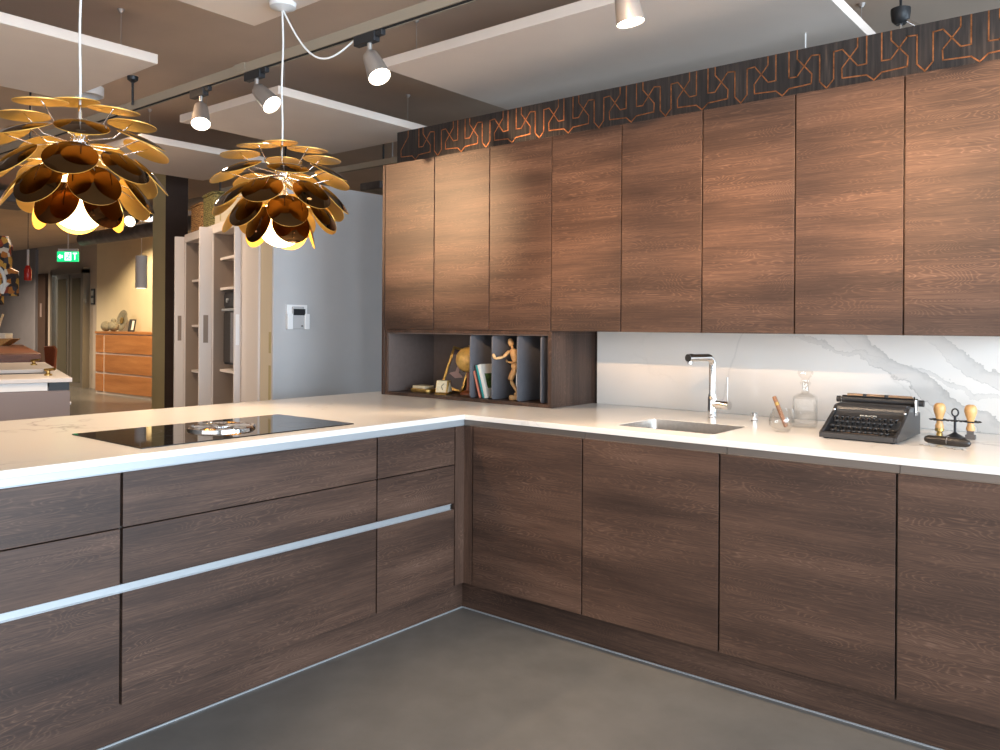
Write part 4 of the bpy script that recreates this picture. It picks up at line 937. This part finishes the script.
# wall plates by the lift
t = thing('switch_plate', 'dark double switch plate on the wall right of the lift', 'switch', (-14.34, 4.79, 1.85))
MB().box(-14.42, -14.26, 4.78, 4.8, 1.70, 2.02).build('plate', 'black_metal', t)
for z in (1.78, 1.93): MB().box(-14.39, -14.29, 4.772, 4.78, z - .05, z + .05).build('button', 'lift_steel', t)
t = thing('wall_panel', 'tall narrow dark brown panel on the wall left of the lift', 'panel', (-16.7, 4.77, 0))
MB().box(-16.88, -16.5, 4.74, 4.8, .1, 2.40).build('board', 'brown_paint', t); MB().box(-16.76, -16.66, 4.732, 4.74, 1.45, 1.75).build('plate', 'taupe_lacquer', t)
# red paddle-shaped pendant
t = thing('red_pendant', 'small red cylinder with pale handle hanging before the slate wall', 'fire extinguisher', (-10.45, 2.09, 1.95))
MB().lathe([(0, 1.94), (.045, 1.945), (.052, 1.96), (.052, 2.10), (.035, 2.15), (.02, 2.17)], (-10.45, 2.09, 0), 20).build('cylinder', 'red', t, smooth=True)
MB().tube([(-10.45, 2.09, 2.16), (-10.45, 2.09, 2.40)], .017, 12).build('handle', 'white_lacquer', t, smooth=True)
MB().tube([(-10.45, 2.09, 2.40), (-10.45, 2.09, ZC)], .004, 8).build('cord', 'black_metal', t)
# hanging collage
t = thing('hanging_collage', 'colourful orange and black patchwork panel hanging at the left edge', 'wall art', (-7.77, .76, 1.53), rz=math.radians(40))
MB().prism([(-.6, .02), (.05, .0), (.05, .10), (.22, .10), (.22, .38), (.14, .42), (.15, .66), (.10, .78), (-.6, .78)], 'y', -.03, .03).build('board', 'collage', t, local=True)
MB().tube([(-.1 + .2 * math.cos(a), -.035, .25 + .22 * math.sin(a)) for a in [k * PI / 12 - .6 for k in range(20)]], .02, 10).build('loop', 'paper', t, local=True, smooth=True)
MB().prism([(-.5, .0), (-.12, .0), (.08, .17), (.16, .24), (.10, .26), (-.06, .12), (-.5, .12)], 'y', -.05, -.031).build('flap', 'paper', t, local=True)
MB().tube([(-.1, 0, .78), (-.1, 0, ZC - 1.53)], .006, 8).build('cord', 'black_metal', t, local=True)
def far_spot(name, x, y, z, target, label, mat='black'):
    t = thing('spotlight', label, 'spotlight', (x, y, z), 'far ceiling spotlights')
    d = (Vector(target) - Vector((x, y, z))).normalized()
    MB().tube([(x, y, z + .06), (x, y, ZC)], .012, 10).box(x - .06, x + .06, y - .02, y + .02, z + .05, z + .09).build('bracket', 'black', t)
    MB().lathe([(0, -.10), (.05, -.10), (.055, -.09), (.07, .10), (.068, .10), (.066, .095)], (x, y, z), 24, align(d), cap=False).build('housing', mat, t, smooth=True)
    MB().lathe([(.066, .096), (0, .098)], (x, y, z), 24, align(d), cap=False).build('lens', 'lens_soft', t)
far_spot('s', -7.29, 2.08, 2.60, (-4, -2, .5), 'dark far spotlight lit left of the olive column, lower one')
far_spot('s', -6.9, 2.05, 2.63, (-4, -1, 1.2), 'dark far spotlight lit right beside the olive column top')
far_spot('s', -8.05, .42, 2.42, (-7.4, .3, 1.9), 'silver far spotlight aimed at the patchwork panel', 'alu')
t = thing('roof_light', 'small lit ceiling panel left of the olive column', 'ceiling light', (-8.9, 3.2, 2.86))
MB().box(-9.6, -8.3, 2.85, 3.5, 2.88, 2.94).build('frame', 'panel', t); MB().box(-9.5, -8.4, 2.93, 3.42, 2.872, 2.88).build('diffuser', 'glow_cool', t)
# housings made up for the added fill lamps and the sideboard wash
for x, y, p in FILL_LAMPS + [(-10.9, 3.4, 0)]:
    t = thing('fill_lamp', 'white round fill lamp added on the showroom ceiling, out of view', 'ceiling light', (x, y, 2.95), 'added ceiling fill lamps')
    MB().lathe([(.098, 2.935), (.105, 2.935), (.105, ZC), (0, ZC)], (x, y, 0), 28, cap=False).build('housing', 'white_plastic', t, smooth=True)

# island kitchen in the background (turned like the larder row)
IR = math.atan2(.31, -.95); IO = (-4.13, 0.01, 0)
t = thing('island_cabinet', 'taupe island unit with drawer front in the background at left', 'cabinet', IO, None, IR)
MB().box(.026, 2.9, .02, 3.0, .1, .835).build('body', 'taupe_lacquer', t, local=True); MB().box(.004, .024, .005, 3.0, .1, .80).build('front_panel', 'taupe_lacquer', t, local=True, bevel=.002)
MB().box(.08, 2.8, .06, 2.9, 0, .1).build('plinth', 'dark', t, local=True)
MB().box(.012, .0255, .16, 3.0, .806, .866).build('grip_rail', 'white_plastic', t, local=True); MB().box(.014, .0255, .01, .15, .806, .866).build('rail_end', 'black', t, local=True)
MB().tube([(.03, .018, .70), (.03, -.004, .70)], .012, 12).build('cap', 'white_plastic', t, local=True)
wt2 = MB().slab([0, .72, 1.45, 3.0], [-.01, .10, 1.5, 3.05], lambda x, y: not (.72 < x < 1.45 and .10 < y < 1.5), .868, .90).build('island_worktop', 'white_lacquer', bevel=.002)
wt2.location = IO; wt2.rotation_euler = (0, 0, IR)
tag(wt2, 'white worktop of the background island with a rectangular opening', 'worktop')
t = thing('island_sink', 'shallow dark inset sink in the background island top', 'sink', IO, None, IR)
MB().box(.71, 1.46, .09, 1.51, .842, .848).box(.71, .72, .09, 1.51, .848, .867).box(1.45, 1.46, .09, 1.51, .848, .867).box(.72, 1.45, .09, .10, .848, .867).box(.72, 1.45, 1.5, 1.51, .848, .867).build('basin', 'black', t, local=True)
for x, y, l in ((.40, .13, 'small brass faucet on the island near its front corner'), (2.32, .13, 'small brass faucet on the island farther back')):
    px_, py_ = IO[0] - .95 * x - .31 * y, IO[1] + .31 * x - .95 * y
    q = thing('faucet', l, 'tap', (px_, py_, .9)); MB().lathe([(.03, .9005), (.03, .91), (.015, .92), (.015, .94)], (px_, py_, 0), 18).build('base', 'gold', q, smooth=True); MB().tube([(px_ - .06, py_, .943), (px_ + .05, py_ + .03, .955)], .012, 12).build('lever', 'gold', q, smooth=True)
t = thing('wooden_counter', 'long reddish walnut counter block behind the island worktop', 'counter', IO, None, IR)
MB().box(3.05, 7.3, .02, 3.0, .86, .99).build('top', 'walnut', t, local=True, bevel=.006); MB().box(3.15, 7.2, .1, 2.9, 0, .859).build('body', 'taupe_lacquer', t, local=True)
t = thing('tray', 'pale wooden boat-shaped tray on the walnut counter at the left edge', 'tray', (-10.7, 1.88, .9905), None, math.radians(40))
MB().prism([(-.45, 0), (.02, 0), (.17, .10), (-.45, .10)], 'y', -.12, .12).build('bowl', 'beech', t, local=True, bevel=.01); MB().box(-.4, .06, -.1, .1, .101, .18).build('block', 'paper', t, local=True, bevel=.008)
MB().tube([(-.12, 0, .18), (-.03, 0, .46)], .016, 10).build('stick', 'ivory', t, local=True)
t = thing('chair', 'brown leather chair with rounded back behind the island', 'chair', (-11.24, 2.73, 0), None, math.radians(200))
MB().prism([(-.10, .50), (-.13, .92), (-.08, .965), (.10, .955), (.115, .92), (.06, .50)], 'y', -.02, .03).build('backrest', 'brown_leather', t, local=True, bevel=.015)
MB().prism(rrect(-.18, .18, .03, .45, .05), 'z', .43, .50).build('seat', 'brown_leather', t, local=True, bevel=.015)
for x in (-.15, .15):
    for y in (.06, .40): MB().tube([(x, y, .43), (x * 1.1, y * 1.1, 0)], .014, 10).build('leg', 'chrome', t, local=True)
